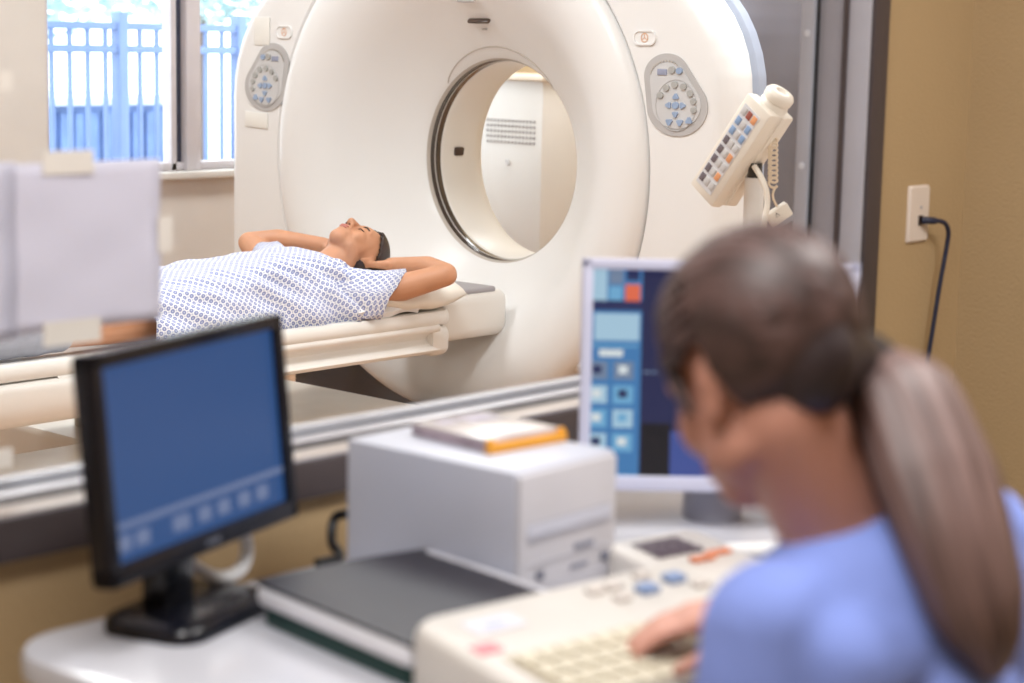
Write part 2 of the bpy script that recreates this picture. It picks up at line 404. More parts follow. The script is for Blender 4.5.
# docking fairing for the table, below the bore
def dish_x(r):
    for (x0, r0_), (x1, r1_) in zip(prof, prof[1:]):
        if r1_ <= r <= r0_: return x0+(x1-x0)*(r0_-r)/((r0_-r1_) or 1)
    return prof[-1][0]
b = B(); box(b, (4.585, 4.50, .560), (.33, .42, .155), .035, seg=4); obj('docking_fairing', b, SHELL2, g)
b = B(); box(b, (4.565, 4.495, .638), (.27, .38, .022), .01, seg=3); obj('docking_pad', b, M('grey_pad', (164, 160, 164), .6), g)
# seam arch above the bore
b = B(); pts = []
for k in range(33):
    t = k/32; a = math.radians(133-t*86); r = .356+.034*math.sin(PI*t)**.7
    pts.append((dish_x(r)-.001, BY+r*math.cos(a), GZ+r*math.sin(a)))
tube(b, pts, .0028, 6, 0); obj('arch_seam', b, DKTAN, g)
def disc(bm, y, z, r, x=4.67, t=.004, n=16, sy=1., mi=0):
    loft(bm, [[Vector((x, y+r*sy*math.cos(2*PI*k/n), z+r*math.sin(2*PI*k/n))) for k in range(n)],
              [Vector((x-t, y+r*sy*.92*math.cos(2*PI*k/n), z+r*.92*math.sin(2*PI*k/n))) for k in range(n)]], mi=mi)
def plate(bm, pts, x, t, mi=0):
    loft(bm, [[Vector((x, p[0], p[1])) for p in pts], [Vector((x-t, p[0], p[1])) for p in pts]], mi=mi)
# slots above the bore, on the dish
b = B(); box(b, (4.812, BY, GZ+.474), (.012, .098, .020), .006, mat=Matrix.Rotation(math.radians(42), 4, 'Y')); obj('laser_slot', b, SLOT, g)
b = B(); box(b, (4.754, BY+.0, GZ+.548), (.012, .078, .034), .006, mat=Matrix.Rotation(math.radians(40), 4, 'Y')); obj('indicator_lens', b, PANELR, g)
b = B(); box(b, (4.838, BY-.003, GZ+.446), (.004, .022, .006), .001, mat=Matrix.Rotation(math.radians(42), 4, 'Y')); obj('printed_mark', b, PANELR, g)
# control panels: a teardrop dial each side, mirrored
def teardrop(s, sc_=1., dx=0, dz=0):
    """outline (y,z); s=+1 right panel (narrow end up, towards the bore)"""
    P_ = []
    for k in range(72):
        a = 2*PI*k/72
        P_.append((.006+.114*math.cos(a), -.036+.088*math.sin(a))); P_.append((-.036+.086*math.cos(a), .054+.068*math.sin(a)))
    P_.sort(); H_ = []
    for seq in (P_, P_[::-1]):
        st_ = []
        for p in seq:
            while len(st_) > 1 and (st_[-1][0]-st_[-2][0])*(p[1]-st_[-2][1])-(st_[-1][1]-st_[-2][1])*(p[0]-st_[-2][0]) <= 0: st_.pop()
            st_.append(p)
        H_ += st_[:-1]
    return [(-x_*sc_*s+dx, z_*sc_+dz) for x_, z_ in H_]
def control_panel(y, z, s):
    b = B(); plate(b, teardrop(s, 1, y, z), 4.674, .008); p = obj('control_panel', b, PANELR, g, 30)
    b = B(); plate(b, teardrop(s, .80, y, z-.002), 4.668, .004); obj('panel_face', b, PANELF, p, 30)
    b = B(); n = 40
    r_ = [[Vector((4.664, y-s*(.004)+q*math.cos(2*PI*k/n), z-.032+q*math.sin(2*PI*k/n))) for k in range(n)] for q in (.0755, .077)]
    loft(b, r_, caps=False); tube(b, [Vector((4.6635, y-s*.004+.076*math.cos(2*PI*k/n), z-.032+.076*math.sin(2*PI*k/n))) for k in range(n+1)], .0012, 5, 0)
    obj('dial_ring', b, PANELR, p, 30)
    cy, cz = y-s*.004, z-.032
    def btn(u, v, r, m, sy=1.2):
        b = B(); disc(b, cy-s*u, cz+v, r, 4.664, .005, 14, sy); obj('button', b, m, p, 30)
    def tri(u, v, ang, r, m):
        b = B(); pts = [(cy-s*u+r*math.cos(ang+k*2*PI/3)*1.15, cz+v+r*math.sin(ang+k*2*PI/3)) for k in range(3)]
        rr = []
        for i in range(3):
            a_, c_ = pts[i], pts[(i+1) % 3]; rr += [(a_[0]*.8+c_[0]*.2, a_[1]*.8+c_[1]*.2), (a_[0]*.2+c_[0]*.8, a_[1]*.2+c_[1]*.8)]
        plate(b, rr, 4.664, .005); obj('button', b, m, p, 30)
    for k in range(5): a = math.radians(35+k*30); btn(.062*math.cos(a)*1.05, .058*math.sin(a)+.004, .0105, BTNG)
    btn(.066, .014, .0095, BTNG); btn(.068, -.012, .0095, BTNG)
    btn(0, 0, .011, BTNB)
    tri(0, .026, PI/2, .014, BTNB); tri(0, -.026, -PI/2, .014, BTNB); tri(-.026, 0, 0 if s > 0 else PI, .014, BTNB); tri(.026, 0, PI if s > 0 else 0, .014, BTNB)
    for u in (-.022, .018, .052): tri(u, -.05 if u < .05 else -.044, -PI/2 if abs(u) < .05 else PI/2, .0155, BTNB)
    btn(-.018, .105, .0115, BTNG); btn(.010, .103, .0105, BTNB)
    b = B(); box(b, (4.663, cy-s*(-.055), cz+.098), (.004, .036, .018), .001); obj('display', b, M('lcd_grey', (150, 156, 178), .25), p)
    b = B()
    for k in range(15): a = math.radians(15+k*11); disc(b, y-s*(-.036+.060*math.cos(a)), z+.054+.0455*math.sin(a), .0032, 4.664, .002, 8)
    obj('speaker_holes', b, DKTAN, p)
control_panel(3.562, 1.303, 1)
control_panel(5.430, 1.306, -1)
ORNG = M('orange_print', (214, 150, 96), .5)
for y, z in ((3.688, 1.470), (5.335, 1.468)):
    b = B(); q = rrect(.090, .046, .022)
    loft(b, [[Vector((4.672, y+u, z+v)) for u, v in q], [Vector((4.664, y+u*.98, z+v*.98)) for u, v in q], [Vector((4.664, y+u*.86, z+v*.8)) for u, v in q], [Vector((4.668, y+u*.84, z+v*.78)) for u, v in q]])
    p = obj('emergency_button', b, SHELL, g, 30)
    b = B()
    tube(b, [Vector((4.6675, y+.013*math.cos(2*PI*k/20), z+.013*math.sin(2*PI*k/20))) for k in range(21)], .0012, 5, 0)
    for k in range(3):
        a = PI/2+k*2*PI/3; tube(b, [(4.6675, y, z), (4.6675, y+.012*math.cos(a), z+.012*math.sin(a))], .0012, 5, 0)
    obj('printed_symbol', b, ORNG, p)
b = B(); box(b, (4.667, 5.485, 1.148), (.004, .125, .055), .001, mat=Matrix.Rotation(.03, 4, 'X')); obj('paper_label', b, M('label_paper', (240, 238, 232), .6), g)
b = B(); box(b, (4.667, 5.455, 1.47), (.003, .085, .10), .001); obj('paper_label', b, M('label_paper', (240, 238, 232), .6), g)

# ------------------------------------------------------------------ patient table
t = thing('patient_table', 'long cream patient table leading into the CT scanner', 'medical table', (3.6, 4.47, 0))
b = B(); pr = []
for s in (1, -1):
    q = [(.268, .5655), (.274, .575), (.272, .594), (.262, .606), (.245, .609), (.22, .604), (.17, .594), (.09, .586)]
    pr += [(4.47-s*d, z) for d, z in (q if s == 1 else q[::-1])]
loft(b, [[Vector((x, 4.47+(y-4.47)*k, z)) for y, z in pr] for x, k in ((1.7, 1), (4.30, 1), (4.36, .97), (4.395, .88), (4.405, .8))]); obj('cradle', b, SHELL2, t, 40)
b = B(); pr = []
for s in (1, -1):
    q = [(.268, .5665), (.273, .560), (.274, .552), (.270, .545), (.254, .539), (.240, .530), (.236, .520), (.242, .509), (.258, .500), (.270, .495), (.274, .488), (.271, .480), (.255, .474), (.20, .462), (.10, .458)]
    pr += [(4.47-s*d, z) for d, z in (q if s == 1 else q[::-1])]
loft(b, [[Vector((x, y, z)) for y, z in pr] for x in (2.9, 4.325)]); obj('rail_body', b, SHELL2, t, 50)
b = B(); q = rrect(.53, .092, .028)
loft(b, [[Vector((x, 4.47+u*k, .512+v*k)) for u, v in q] for x, k in ((4.300, 1.0), (4.312, 1.03), (4.35, 1.03), (4.372, .99), (4.384, .9), (4.386, .82))]); obj('rail_end', b, SHELL2, t, 40)
b = B(); pr = []
for s in (1, -1):
    q = [(.27, .560), (.284, .553), (.288, .535), (.287, .50), (.28, .465), (.262, .445), (.22, .437), (.10, .435)]
    pr += [(4.47-s*d, z) for d, z in (q if s == 1 else q[::-1])]
loft(b, [[Vector((x, 4.47+(y-4.47)*k, z)) for y, z in pr] for x, k in ((1.7, 1), (3.02, 1), (3.05, .96))]); obj('side_cover', b, SHELL2, t, 50)
b = B(); box(b, (3.55, 4.55, .37), (.50, .34, .20), .03); obj('lift_column', b, M('bellows_cream', (214, 204, 188), .6), t)
b = B(); q = rrect(1.1, .80, .07, 8)
loft(b, [[Vector((3.74+u*k, 4.60+v*k, z)) for u, v in q] for z, k in ((0, 1), (.285, 1), (.298, .995), (.305, .985))]); bx(b, 2.2, 3.25, 4.2, 4.52, 0, .30, .02); obj('base_cover', b, M('base_cream', (232, 226, 216), .4), t, 40)
b = B(); bx(b, 4.26, 4.90, 4.25, 4.72, 0, .06, .01); bx(b, 4.24, 4.75, 4.3, 4.66, .06, .2, .02); obj('gap_shade', b, M('gap_shade_dark', (46, 38, 36), .5), t)  # dark blocks added for the shade in the gap between table and gantry

# ------------------------------------------------------------------ pillow, folded sheet
PILW = M('pillow_cotton', (240, 234, 224), .85, bump=.3, bs=25)
b = B(); n = 26
def pil(u, v):
    e = max(0, (1-abs(u)**3.2)*(1-abs(v)**3.2))**.5
    wr = .006*noise.noise(Vector((u*3, v*3, 2)))+.004*noise.noise(Vector((u*7, v*7, 5)))
    return e, wr
for sgn in (1, -1):
    g_ = [[None]*(n+1) for _ in range(n+1)]
    for i in range(n+1):
        for j in range(n+1):
            u, v = -1+2*i/n, -1+2*j/n; e, wr = pil(u, v)
            cx = 4.262+u*.205*(1-.06*(v*v)); cy = 4.465+v*.285*(1-.05*u*u)
            zc = .662+.012*noise.noise(Vector((u*2, v*2, 9))) - .02*max(0, -v-.75)*4*.6
            z = zc+sgn*(.055*e)+(wr*e if sgn > 0 else 0)
            g_[i][j] = b.verts.new((cx, cy, z))
    for i in range(n):
        for j in range(n): b.faces.new((g_[i][j], g_[i+1][j], g_[i+1][j+1], g_[i][j+1]))
bmesh.ops.remove_doubles(b, verts=b.verts, dist=.0005)
pw = obj('pillow', b, PILW, None, 180); tag(pw, 'creased white pillow under the head of the lying patient', 'pillow')
b = B(); rr = []
for i in range(15):
    s = i/14; x = 3.98+.26*s
    rr.append([Vector((x, y, z+.006*math.sin(9*s+y*30))) for y, z in ((4.215, .612), (4.205, .630), (4.225, .650), (4.27, .655), (4.33, .66), (4.34, .63), (4.3, .615))])
loft(b, rr); sh = obj('folded_sheet', b, M('sheet_cotton', (238, 238, 240), .9), None, 60); tag(sh, 'folded white sheet tucked under the near shoulder of the patient', 'sheet')

# ------------------------------------------------------------------ heads
def head_shapes(bm, mtx, neck=None):
    t = bmesh.new()
    E_ = lambda c, r, m=None: ellip(t, c, r, m)
    E_((-.014, 0, .045), (.098, .074, .083)); E_((.03, 0, .025), (.062, .066, .072))
    E_((.030, 0, -.02), (.058, .060, .080)); E_((.030, 0, -.058), (.052, .054, .046)); E_((.058, 0, -.086), (.029, .034, .025)); E_((.070, 0, -.060), (.024, .034, .034))
    for s in (1, -1):
        E_((.060, s*.033, -.024), (.026, .027, .032)); E_((.073, s*.026, .023), (.014, .030, .013))
        E_((.074, s*.031, -.003), (.0125, .0155, .0125)); E_((.099, s*.012, -.036), (.011, .0085, .0085))
        E_((.015, s*.045, -.062), (.042, .018, .026))
        m = Matrix.Rotation(-.25, 4, 'Y') @ Matrix.Rotation(s*.35, 4, 'Z')
        E_((-.016, s*.074, -.002), (.017, .007, .030), m); E_((-.023, s*.078, .006), (.013, .006, .020), m)
        E_((-.008, s*.073, -.028), (.009, .007, .012))
    capsule(t, (.087, 0, .012), .0085, (.113, 0, -.030), .0120)
    E_((.089, 0, -.057), (.0125, .023, .0065)); E_((.086, 0, -.067), (.0125, .020, .0070)); E_((.083, 0, -.048), (.013, .022, .012))
    bmesh.ops.transform(t, matrix=mtx, verts=t.verts); merge(bm, t)
def face_parts(par, mtx, skin_d, brow_m, lip_m, closed=True):
    for s in (1, -1):
        b = B(); tube(b, [mtx @ Vector(p) for p in ((.086, s*.010, .017), (.090, s*.024, .024), (.082, s*.044, .020))], .0028, 6, 5); obj('eyebrow', b, brow_m, par)
        b = B(); tube(b, [mtx @ Vector(p) for p in ((.0855, s*.018, -.007), (.0893, s*.031, -.0105), (.081, s*.044, -.006))], .0018, 6, 5); obj('eyelashes', b, brow_m, par)
        b = B(); ellip(b, mtx @ Vector((.104, s*.0075, -.044)), (.003, .003, .003)); obj('nostril', b, skin_d, par)
    b = B(); t = bmesh.new()
    ellip(t, (.0975, 0, -.0565), (.0055, .0205, .0045)); ellip(t, (.0945, 0, -.0655), (.006, .018, .005))
    bmesh.ops.transform(t, matrix=mtx, verts=t.verts); merge(b, t); obj('lips', b, lip_m, par)
def hair_cap(mtx, keep, infl=.008, cr=None, bumpf=None, n=64, m_=40):
    """hair shell over the cranium: sphere patches kept where keep(p) is true"""
    b = B(); c = Vector((-.014, 0, .045)); rad = Vector((.098, .074, .083))
    grid = []
    for i in range(m_+1):
        th = PI*i/m_; row = []
        for j in range(n):
            ph = 2*PI*j/n; d = Vector((math.sin(th)*math.cos(ph), math.sin(th)*math.sin(ph), math.cos(th)))
            k = 1/math.sqrt((d.x/rad.x)**2+(d.y/rad.y)**2+(d.z/rad.z)**2)
            h = infl+(bumpf(d) if bumpf else 0)
            row.append((d, c+d*(k+h)))
        grid.append(row)
    vs = {}
    def V(i, j):
        j %= n
        if (i, j) not in vs: vs[i, j] = b.verts.new(grid[i][j][1])
        return vs[i, j]
    for i in range(m_):
        for j in range(n):
            d = (grid[i][j][1]+grid[i+1][(j+1) % n][1])/2
            if keep(d): 
                try: b.faces.new((V(i, j), V(i, j+1), V(i+1, j+1), V(i+1, j)))
                except ValueError: pass
    bmesh.ops.remove_doubles(b, verts=b.verts, dist=1e-4)
    r = bmesh.ops.solidify(b, geom=list(b.faces), thickness=.010)
    bmesh.ops.smooth_vert(b, verts=b.verts, factor=.5)
    bmesh.ops.transform(b, matrix=mtx, verts=b.verts)
    return b
def hand(bm, wrist, fdir, palm_n, side, curl=.5, spread=.12, L=.085):
    """palm and five fingers; fdir = finger direction, palm_n = out of the back of the hand, side = +1 thumb to the right of fdir seen from the back"""
    f = Vector(fdir).normalized(); nrm = (Vector(palm_n)-f*Vector(palm_n).dot(f)).normalized(); s = f.cross(nrm)*side
    wv = Vector(wrist); k = basis(f, s, nrm, wv)
    t = bmesh.new()
    capsule(t, (-.01, 0, 0), .024, (.02, 0, 0), .024)
    for y in (-.026, -.009, .009, .026): capsule(t, (.012, y*.7, 0), .0155, (L*.92, y, 0), .0115)
    for i, (y, ln) in enumerate(((.028, .068), (.0095, .078), (-.0095, .072), (-.028, .056))):
        p = Vector((L*.95, y, 0)); a = 0; ang = -y*spread*20
        r = .0092 if i < 3 else .0080
        for q, (fr, c_) in enumerate(((.45, .5), (.31, .9), (.24, .6))):
            a += curl*c_; d = Vector((math.cos(a)*math.cos(ang*-1), math.cos(a)*math.sin(-ang), -math.sin(a)))
            e = p+d*ln*fr; capsule(t, p, r, e, r*.93); p = e; r *= .93
    p = Vector((.02, .022, -.004)); 
    for d, r, ln in ((Vector((.62, .72, -.25)), .0135, .042), (Vector((.82, .5, -.25)), .0108, .034), (Vector((.93, .25, -.25)), .0095, .026)):
        e = p+d.normalized()*ln; capsule(t, p, r, e, r*.92); p = e
    bmesh.ops.transform(t, matrix=k, verts=t.verts); merge(bm, t)

# ------------------------------------------------------------------ the patient
SKINP = M('patient_skin', (204, 148, 114), .5, var=.06, vs=14, sss=.08)
HAIRD = M('dark_brown_hair', (44, 30, 30), .45, var=.3, vs=30)
LIPP = M('patient_lips', (186, 110, 96), .45); NOSD = M('nostril_dark', (92, 52, 44), .7)
PY = 4.47
pt = thing('patient', 'person in blue patterned gown lying face up on the scanner table', 'person', (3.6, PY, .6))
hf, hu = Vector((.0, -.13, 1)).normalized(), None            # face looks up, chin lifted
hu = Vector((1, .0, .0)); hu = (hu-hf*hu.dot(hf)).normalized(); hl = hu.cross(hf)
HM = basis(hf, hl, hu, Vector((4.206, 4.468, .780))) @ Matrix.Scale(.92, 4)
b = B(); head_shapes(b, HM)
capsule(b, HM @ Vector((-.005, 0, -.05)), .052, (4.05, PY, .715), .055)
ellip(b, (3.93, PY, .70), (.17, .165, .085)); ellip(b, (3.74, PY, .70), (.20, .15, .085)); ellip(b, (3.52, PY, .69), (.15, .17, .085))
for s in (-1, 1):
    limb(b, [(3.50, PY+s*.09, .68), (3.30, PY+s*.095, .660), (3.04, PY+s*.105, .658), (2.88, PY+s*.105, .654), (2.62, PY+s*.10, .640)], [.074, .064, .053, .055, .036])
    limb(b, [(2.62, PY+s*.10, .635), (2.545, PY+s*.10, .66), (2.55, PY+s*.11, .78)], [.036, .036, .024])
# near arm (towards the window): shoulder, elbow out, hand under the head
limb(b, [(3.97, 4.40, .70), (4.03, 4.295, .690), (4.145, 4.19, .700), (4.250, 4.105, .738)], [.06, .052, .043, .035])
limb(b, [(4.250, 4.105, .742), (4.264, 4.20, .752), (4.256, 4.315, .750)], [.034, .036, .025])
hand(b, (4.252, 4.325, .750), (-.22, 1, -.12), (.15, .2, 1), 1, .35, L=.075)
limb(b, [(3.97, 4.54, .71), (4.03, 4.635, .715), (4.07, 4.76, .75), (4.095, 4.85, .785)], [.06, .055, .046, .036])
limb(b, [(4.095, 4.85, .785), (4.15, 4.77, .795), (4.235, 4.64, .785)], [.036, .038, .026])
hand(b, (4.24, 4.63, .782), (.1, -1, -.35), (.1, -.2, 1), -1, .35, L=.075)
b = remesh(b, .0042, 9); obj('body', b, SKINP, pt, 180)
face_parts(pt, HM, NOSD, HAIRD, LIPP)
def keepP(p): # hairline
    return p.x < .058-.0*p.z and (p.z > .035+(.55*max(0, p.x)) or p.x < -.012-.1*max(0, .02-p.z)) and p.z > -.05
b = hair_cap(HM, keepP, .004); obj('hair', b, HAIRD, pt, 180)
# gown with ring print (procedural from the cloth's own UV)
def gown_mat():
    m = bpy.data.materials.new('gown_print'); m.use_nodes = True; nt = m.node_tree; b = nt.nodes['Principled BSDF']; b.inputs['Roughness'].default_value = .85
    uv = nt.nodes.new('ShaderNodeUVMap'); L = nt.links
    def cells(off, sc_):
        mp = nt.nodes.new('ShaderNodeMapping'); mp.inputs['Scale'].default_value = (sc_, sc_, 1); mp.inputs['Location'].default_value = off; L.new(uv.outputs[0], mp.inputs[0])
        fr = nt.nodes.new('ShaderNodeVectorMath'); fr.operation = 'FRACTION'; L.new(mp.outputs[0], fr.inputs[0])
        su = nt.nodes.new('ShaderNodeVectorMath'); su.operation = 'SUBTRACT'; su.inputs[1].default_value = (.5, .5, 0); L.new(fr.outputs[0], su.inputs[0])
        le = nt.nodes.new('ShaderNodeVectorMath'); le.operation = 'LENGTH'; L.new(su.outputs[0], le.inputs[0]); return le.outputs['Value']
    def math_(op, a, v, c=None):
        n = nt.nodes.new('ShaderNodeMath'); n.operation = op; n.use_clamp = False
        L.new(a, n.inputs[0])
        if isinstance(v, float): n.inputs[1].default_value = v
        else: L.new(v, n.inputs[1])
        if c is not None: n.inputs[2].default_value = c
        return n.outputs[0]
    S = 1/.0225
    r1, r2 = cells((0, 0, 0), S), cells((.5, .5, 0), S)
    mn = math_('MINIMUM', r1, r2)
    disc_ = math_('LESS_THAN', mn, .275); core = math_('LESS_THAN', mn, .10)
    c1, c2 = cells((.5, 0, 0), S), cells((0, .5, 0), S); mn2 = math_('MINIMUM', c1, c2); dot = math_('LESS_THAN', mn2, .12)
    def mix(f, a, bcol):
        n = nt.nodes.new('ShaderNodeMix'); n.data_type = 'RGBA'; L.new(f, n.inputs[0])
        if isinstance(a, tuple): n.inputs[6].default_value = a
        else: L.new(a, n.inputs[6])
        n.inputs[7].default_value = bcol; return n.outputs[2]
    c = mix(dot, lin((240, 241, 246))+(1,), lin((200, 206, 222))+(1,))
    c = mix(disc_, c, lin((136, 146, 194))+(1,)); c = mix(core, c, lin((196, 203, 226))+(1,))
    L.new(c, b.inputs['Base Color']); return m
GOWN = gown_mat()
ST = [(3.20, .205, .755), (3.28, .207, .762), (3.38, .21, .770), (3.5, .212, .782), (3.62, .205, .79), (3.74, .20, .798), (3.85, .205, .806), (3.94, .215, .808), (4.00, .222, .800), (4.05, .20, .785), (4.085, .15, .768), (4.105, .10, .760)]
def gown_pt(x, hw, zt, v):
    """v 0..1 around the open section from near hem edge over the top to the far edge"""
    a = PI*v; c, s = math.cos(a), math.sin(a)
    flare = .035*max(0, 1-abs(s)*2.4)*(1 if x < 4.0 else .2)
    y = PY-(hw+flare)*math.copysign(abs(c)**.75, c)*1.0
    z = .607+(zt-.607)*abs(s)**.62
    f = .006*math.sin(38*x+14*v*PI)*(1-s*.6)+.010*noise.noise(Vector((x*9, v*6, 1.3)))+.004*noise.noise(Vector((x*25, v*18, 4)))
    # drag folds from the near armpit down the side
    if v < .5: f += .010*math.sin((x*1.0+v*.55)*62)*math.exp(-((v-.22)/.14)**2)*min(1, max(0, (x-3.45)/.25))
    y -= c*f*1.2; z += f*.8*s
    return Vector((x, y, max(z, .606)))
b = B(); NX, NV = 60, 56; rings = []; arc = 0; UVL = []
for i in range(NX+1):
    x = 3.245+(4.105-3.245)*i/NX
    for (x0, w0, z0), (x1, w1, z1) in zip(ST, ST[1:]):
        if x0 <= x <= x1+1e-6:
            q = (x-x0)/(x1-x0); q = q*q*(3-2*q); hw, zt = w0+(w1-w0)*q, z0+(z1-z0)*q
    rings.append([gown_pt(x+.02*math.sin(v*9)*(1-i/NX), hw, zt, v) for v in [j/NV for j in range(NV+1)]])
CUM = []
for r_ in rings:
    c0 = [0]
    for p, q in zip(r_, r_[1:]): c0.append(c0[-1]+math.hypot(q.y-p.y, q.z-p.z))
    CUM.append([v-c0[NV//2]+.5 for v in c0])
loft(b, rings, caps=False, closed=False, uvs=lambda i, j: (rings[i][j].x, CUM[i][j]))
gw = obj('gown', b, GOWN, pt, 180); md = gw.modifiers.new('thick', 'SOLIDIFY'); md.thickness = .003
# sleeves: near one hangs open with a pointed hem, far one short
def sleeve(axis_pts, rads, drop, uvo, skew=0):
    b = B(); pts = [Vector(p) for p in axis_pts]; rr = []; n = 28
    for i, p in enumerate(pts):
        d = pts[min(i+1, len(pts)-1)]-pts[max(i-1, 0)]; s, u = frame(d)
        ring = []
        for k in range(n):
            a = 2*PI*k/n; q = p+s*math.cos(a)*rads[i]+u*math.sin(a)*rads[i]
            dn = max(0, -math.sin(a)); q.z -= drop[i]*dn**1.5; q += .005*Vector((0, 0, 1))*math.sin(a*5+i)
            q.x -= skew*(i/(len(pts)-1))*(.35-math.sin(a))*.5; q.z = max(q.z, .612); ring.append(q)
        rr.append(ring)
    loft(b, rr, caps=False, uvs=lambda i, j: (uvo+i*.068, j/n*.55))
    o = obj('sleeve', b, GOWN, pt, 180); md = o.modifiers.new('thick', 'SOLIDIFY'); md.thickness = .003
sleeve([(3.90, 4.42, .70), (3.97, 4.34, .696), (4.03, 4.285, .692), (4.09, 4.235, .694), (4.135, 4.20, .700)], [.080, .074, .064, .056, .053], [.02, .03, .05, .07, .085], .3, .14)
sleeve([(3.93, 4.52, .72), (4.0, 4.60, .722), (4.04, 4.67, .735), (4.06, 4.72, .745)], [.078, .072, .064, .062], [.02, .03, .03, .03], .7, .02)
# grey socks with dotted soles
def sock_mat():
    m = M('grey_sock', (172, 174, 186), .9, var=.05, vs=40, bump=.4, bs=50); return m
SOCK = sock_mat()
for s in (-1, 1):
    b = B(); limb(b, [(3.005, PY+s*.105, .655), (2.88, PY+s*.105, .656), (2.62, PY+s*.10, .642)], [.060, .063, .046])
    limb(b, [(2.62, PY+s*.10, .636), (2.545, PY+s*.10, .66), (2.55, PY+s*.11, .78)], [.044, .043, .032])
    b = remesh(b, .007, 2)
    for v in b.verts:
        f = .004*math.sin(v.co.x*70+2*noise.noise(v.co*9))*(.5+.5*noise.noise(v.co*6)); v.co.y += f*(1 if v.co.y > PY+s*.1 else -1); v.co.z = max(v.co.z+f, .590)
    sk = obj('sock', b, SOCK, pt, 180)
    b = B(); 
    for i in range(5):
        for j in range(8):
            a = math.radians(20-s*0+i*26); x = 2.66+j*.025+(.012 if i % 2 else 0)
            ellip(b, (x, PY+s*.10-math.cos(a)*.052, .643+math.sin(a)*.050), (.006, .004, .006), seg=8, rng=6)
    obj('grip_dots', b, M('grip_white', (236, 236, 240), .7), sk, 180)

# ------------------------------------------------------------------ wall cabinet seen through the bore
c_ = thing('wall_cabinet', 'tall white cabinet with vent grille seen through the scanner bore', 'cabinet', (6.7, 6.0, 0))
b = B(); bx(b, 6.45, 6.94, 5.655, 6.45, 0, 1.28, .006); obj('body', b, WHITE, c_)
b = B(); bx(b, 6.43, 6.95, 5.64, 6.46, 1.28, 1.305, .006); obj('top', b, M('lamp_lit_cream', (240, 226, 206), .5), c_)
b = B()
for i in range(14):
    for j in range(5): box(b, (6.449, 5.70+i*.0215, 1.005+j*.024), (.004, .012, .011))
obj('vent_grille', b, M('grille_grey', (150, 142, 138), .6), c_)
b = B(); cyl(b, (6.44, 5.855, .925), (6.44, 5.84, .905), .006); obj('latch', b, PANELR, c_)

# ------------------------------------------------------------------ contrast injector on its pole
O = Vector((0, 0, 1.45))
def ax(a, bb, c): return (rt*a+up*bb-fw*c)
D = 4.6
ia, ib, ic = ax(-.456, -.746, -.485).normalized(), ax(.512, -.666, .542).normalized(), ax(.726, 0, -.688).normalized()
ib = (ib-ia*ib.dot(ia)).normalized(); ic = ia.cross(ib) if ia.cross(ib).dot(ic) > 0 else -(ia.cross(ib))
i0 = Vector((3.785, 2.679, 1.340))         # top-left corner of the keypad face
IM = Matrix(((ia.x, ib.x, ic.x, i0.x), (ia.y, ib.y, ic.y, i0.y), (ia.z, ib.z, ic.z, i0.z), (0, 0, 0, 1)))
inj = thing('contrast_injector', 'white hand controller head with keypad on a white pole beside the scanner', 'medical device', (3.86, 2.62, 0))
INJ = M('injector_white', (240, 232, 220), .4)
def IB(bm, a0, a1, b0, b1, c0, c1, bev=0, mi=0):
    tb = bmesh.new(); box(tb, ((a0+a1)/2, (b0+b1)/2, (c0+c1)/2), (a1-a0, b1-b0, abs(c1-c0)), bev)
    bmesh.ops.transform(tb, matrix=IM, verts=tb.verts); merge(bm, tb, mi)
b = B(); IB(b, -.005, .27, 0, .093, 0, .036, .006); IB(b, -.002, .268, .004, .088, .030, .098, .008); obj('housing', b, INJ, inj)
b = B(); IB(b, .0, .262, .087, .0915, .050, .066, .002); obj('side_ridge', b, INJ, inj)
b = B(); tb = bmesh.new(); lathe(tb, [(.02, .036), (-.012, .036), (-.018, .030), (-.022, .036), (-.036, .037), (-.044, .032), (-.046, .018), (-.04, .012), (-.04, 0)], (0, 0, 0), 'x', 28)
bmesh.ops.transform(tb, matrix=IM @ Matrix.Translation((0, .046, .052)), verts=tb.verts); merge(b, tb); obj('cap_knob', b, INJ, inj, 50)
kp = [('key', (112, 104, 112)), ('key', (230, 160, 112)), ('key', (140, 168, 206)), ('key', (160, 84, 72)), ('key', (206, 204, 204))]
KM = [M('inj_key_%d' % i, c, .5) for i, (_, c) in enumerate(kp)]
b = B(); IB(b, .018, .25, .012, .072, -.0012, .001); obj('keypad_plate', b, M('inj_plate', (222, 222, 226), .5), inj)
for j in range(8):
    a = .024+j*.028
    for i in range(3):
        if j == 0: mi = (4, 3, 1)[i]
        elif j < 3: mi = (2, 4, 2)[i]
        else: mi = (0, 4, 4 if j % 2 else 1)[i]
        b = B(); IB(b, a, a+.020, .015+i*.019, .015+i*.019+.015, -.003, 0, .001); obj('key', b, KM[mi], inj)
b = B(); cyl(b, (3.835, 2.682, 0.03), (3.835, 2.682, 1.14), .024, n=24); obj('pole', b, SHELL, inj)
b = B(); cyl(b, (3.835, 2.682, 1.13), (3.835, 2.682, 1.175), .018, n=16); obj('swivel', b, BLACK, inj)
b = B(); lathe(b, [(0, 0), (0, .24), (.02, .24), (.035, .2), (.04, .04), (.04, 0)], (3.835, 2.682, 0), 'z', 32); obj('foot', b, SHELL, inj)
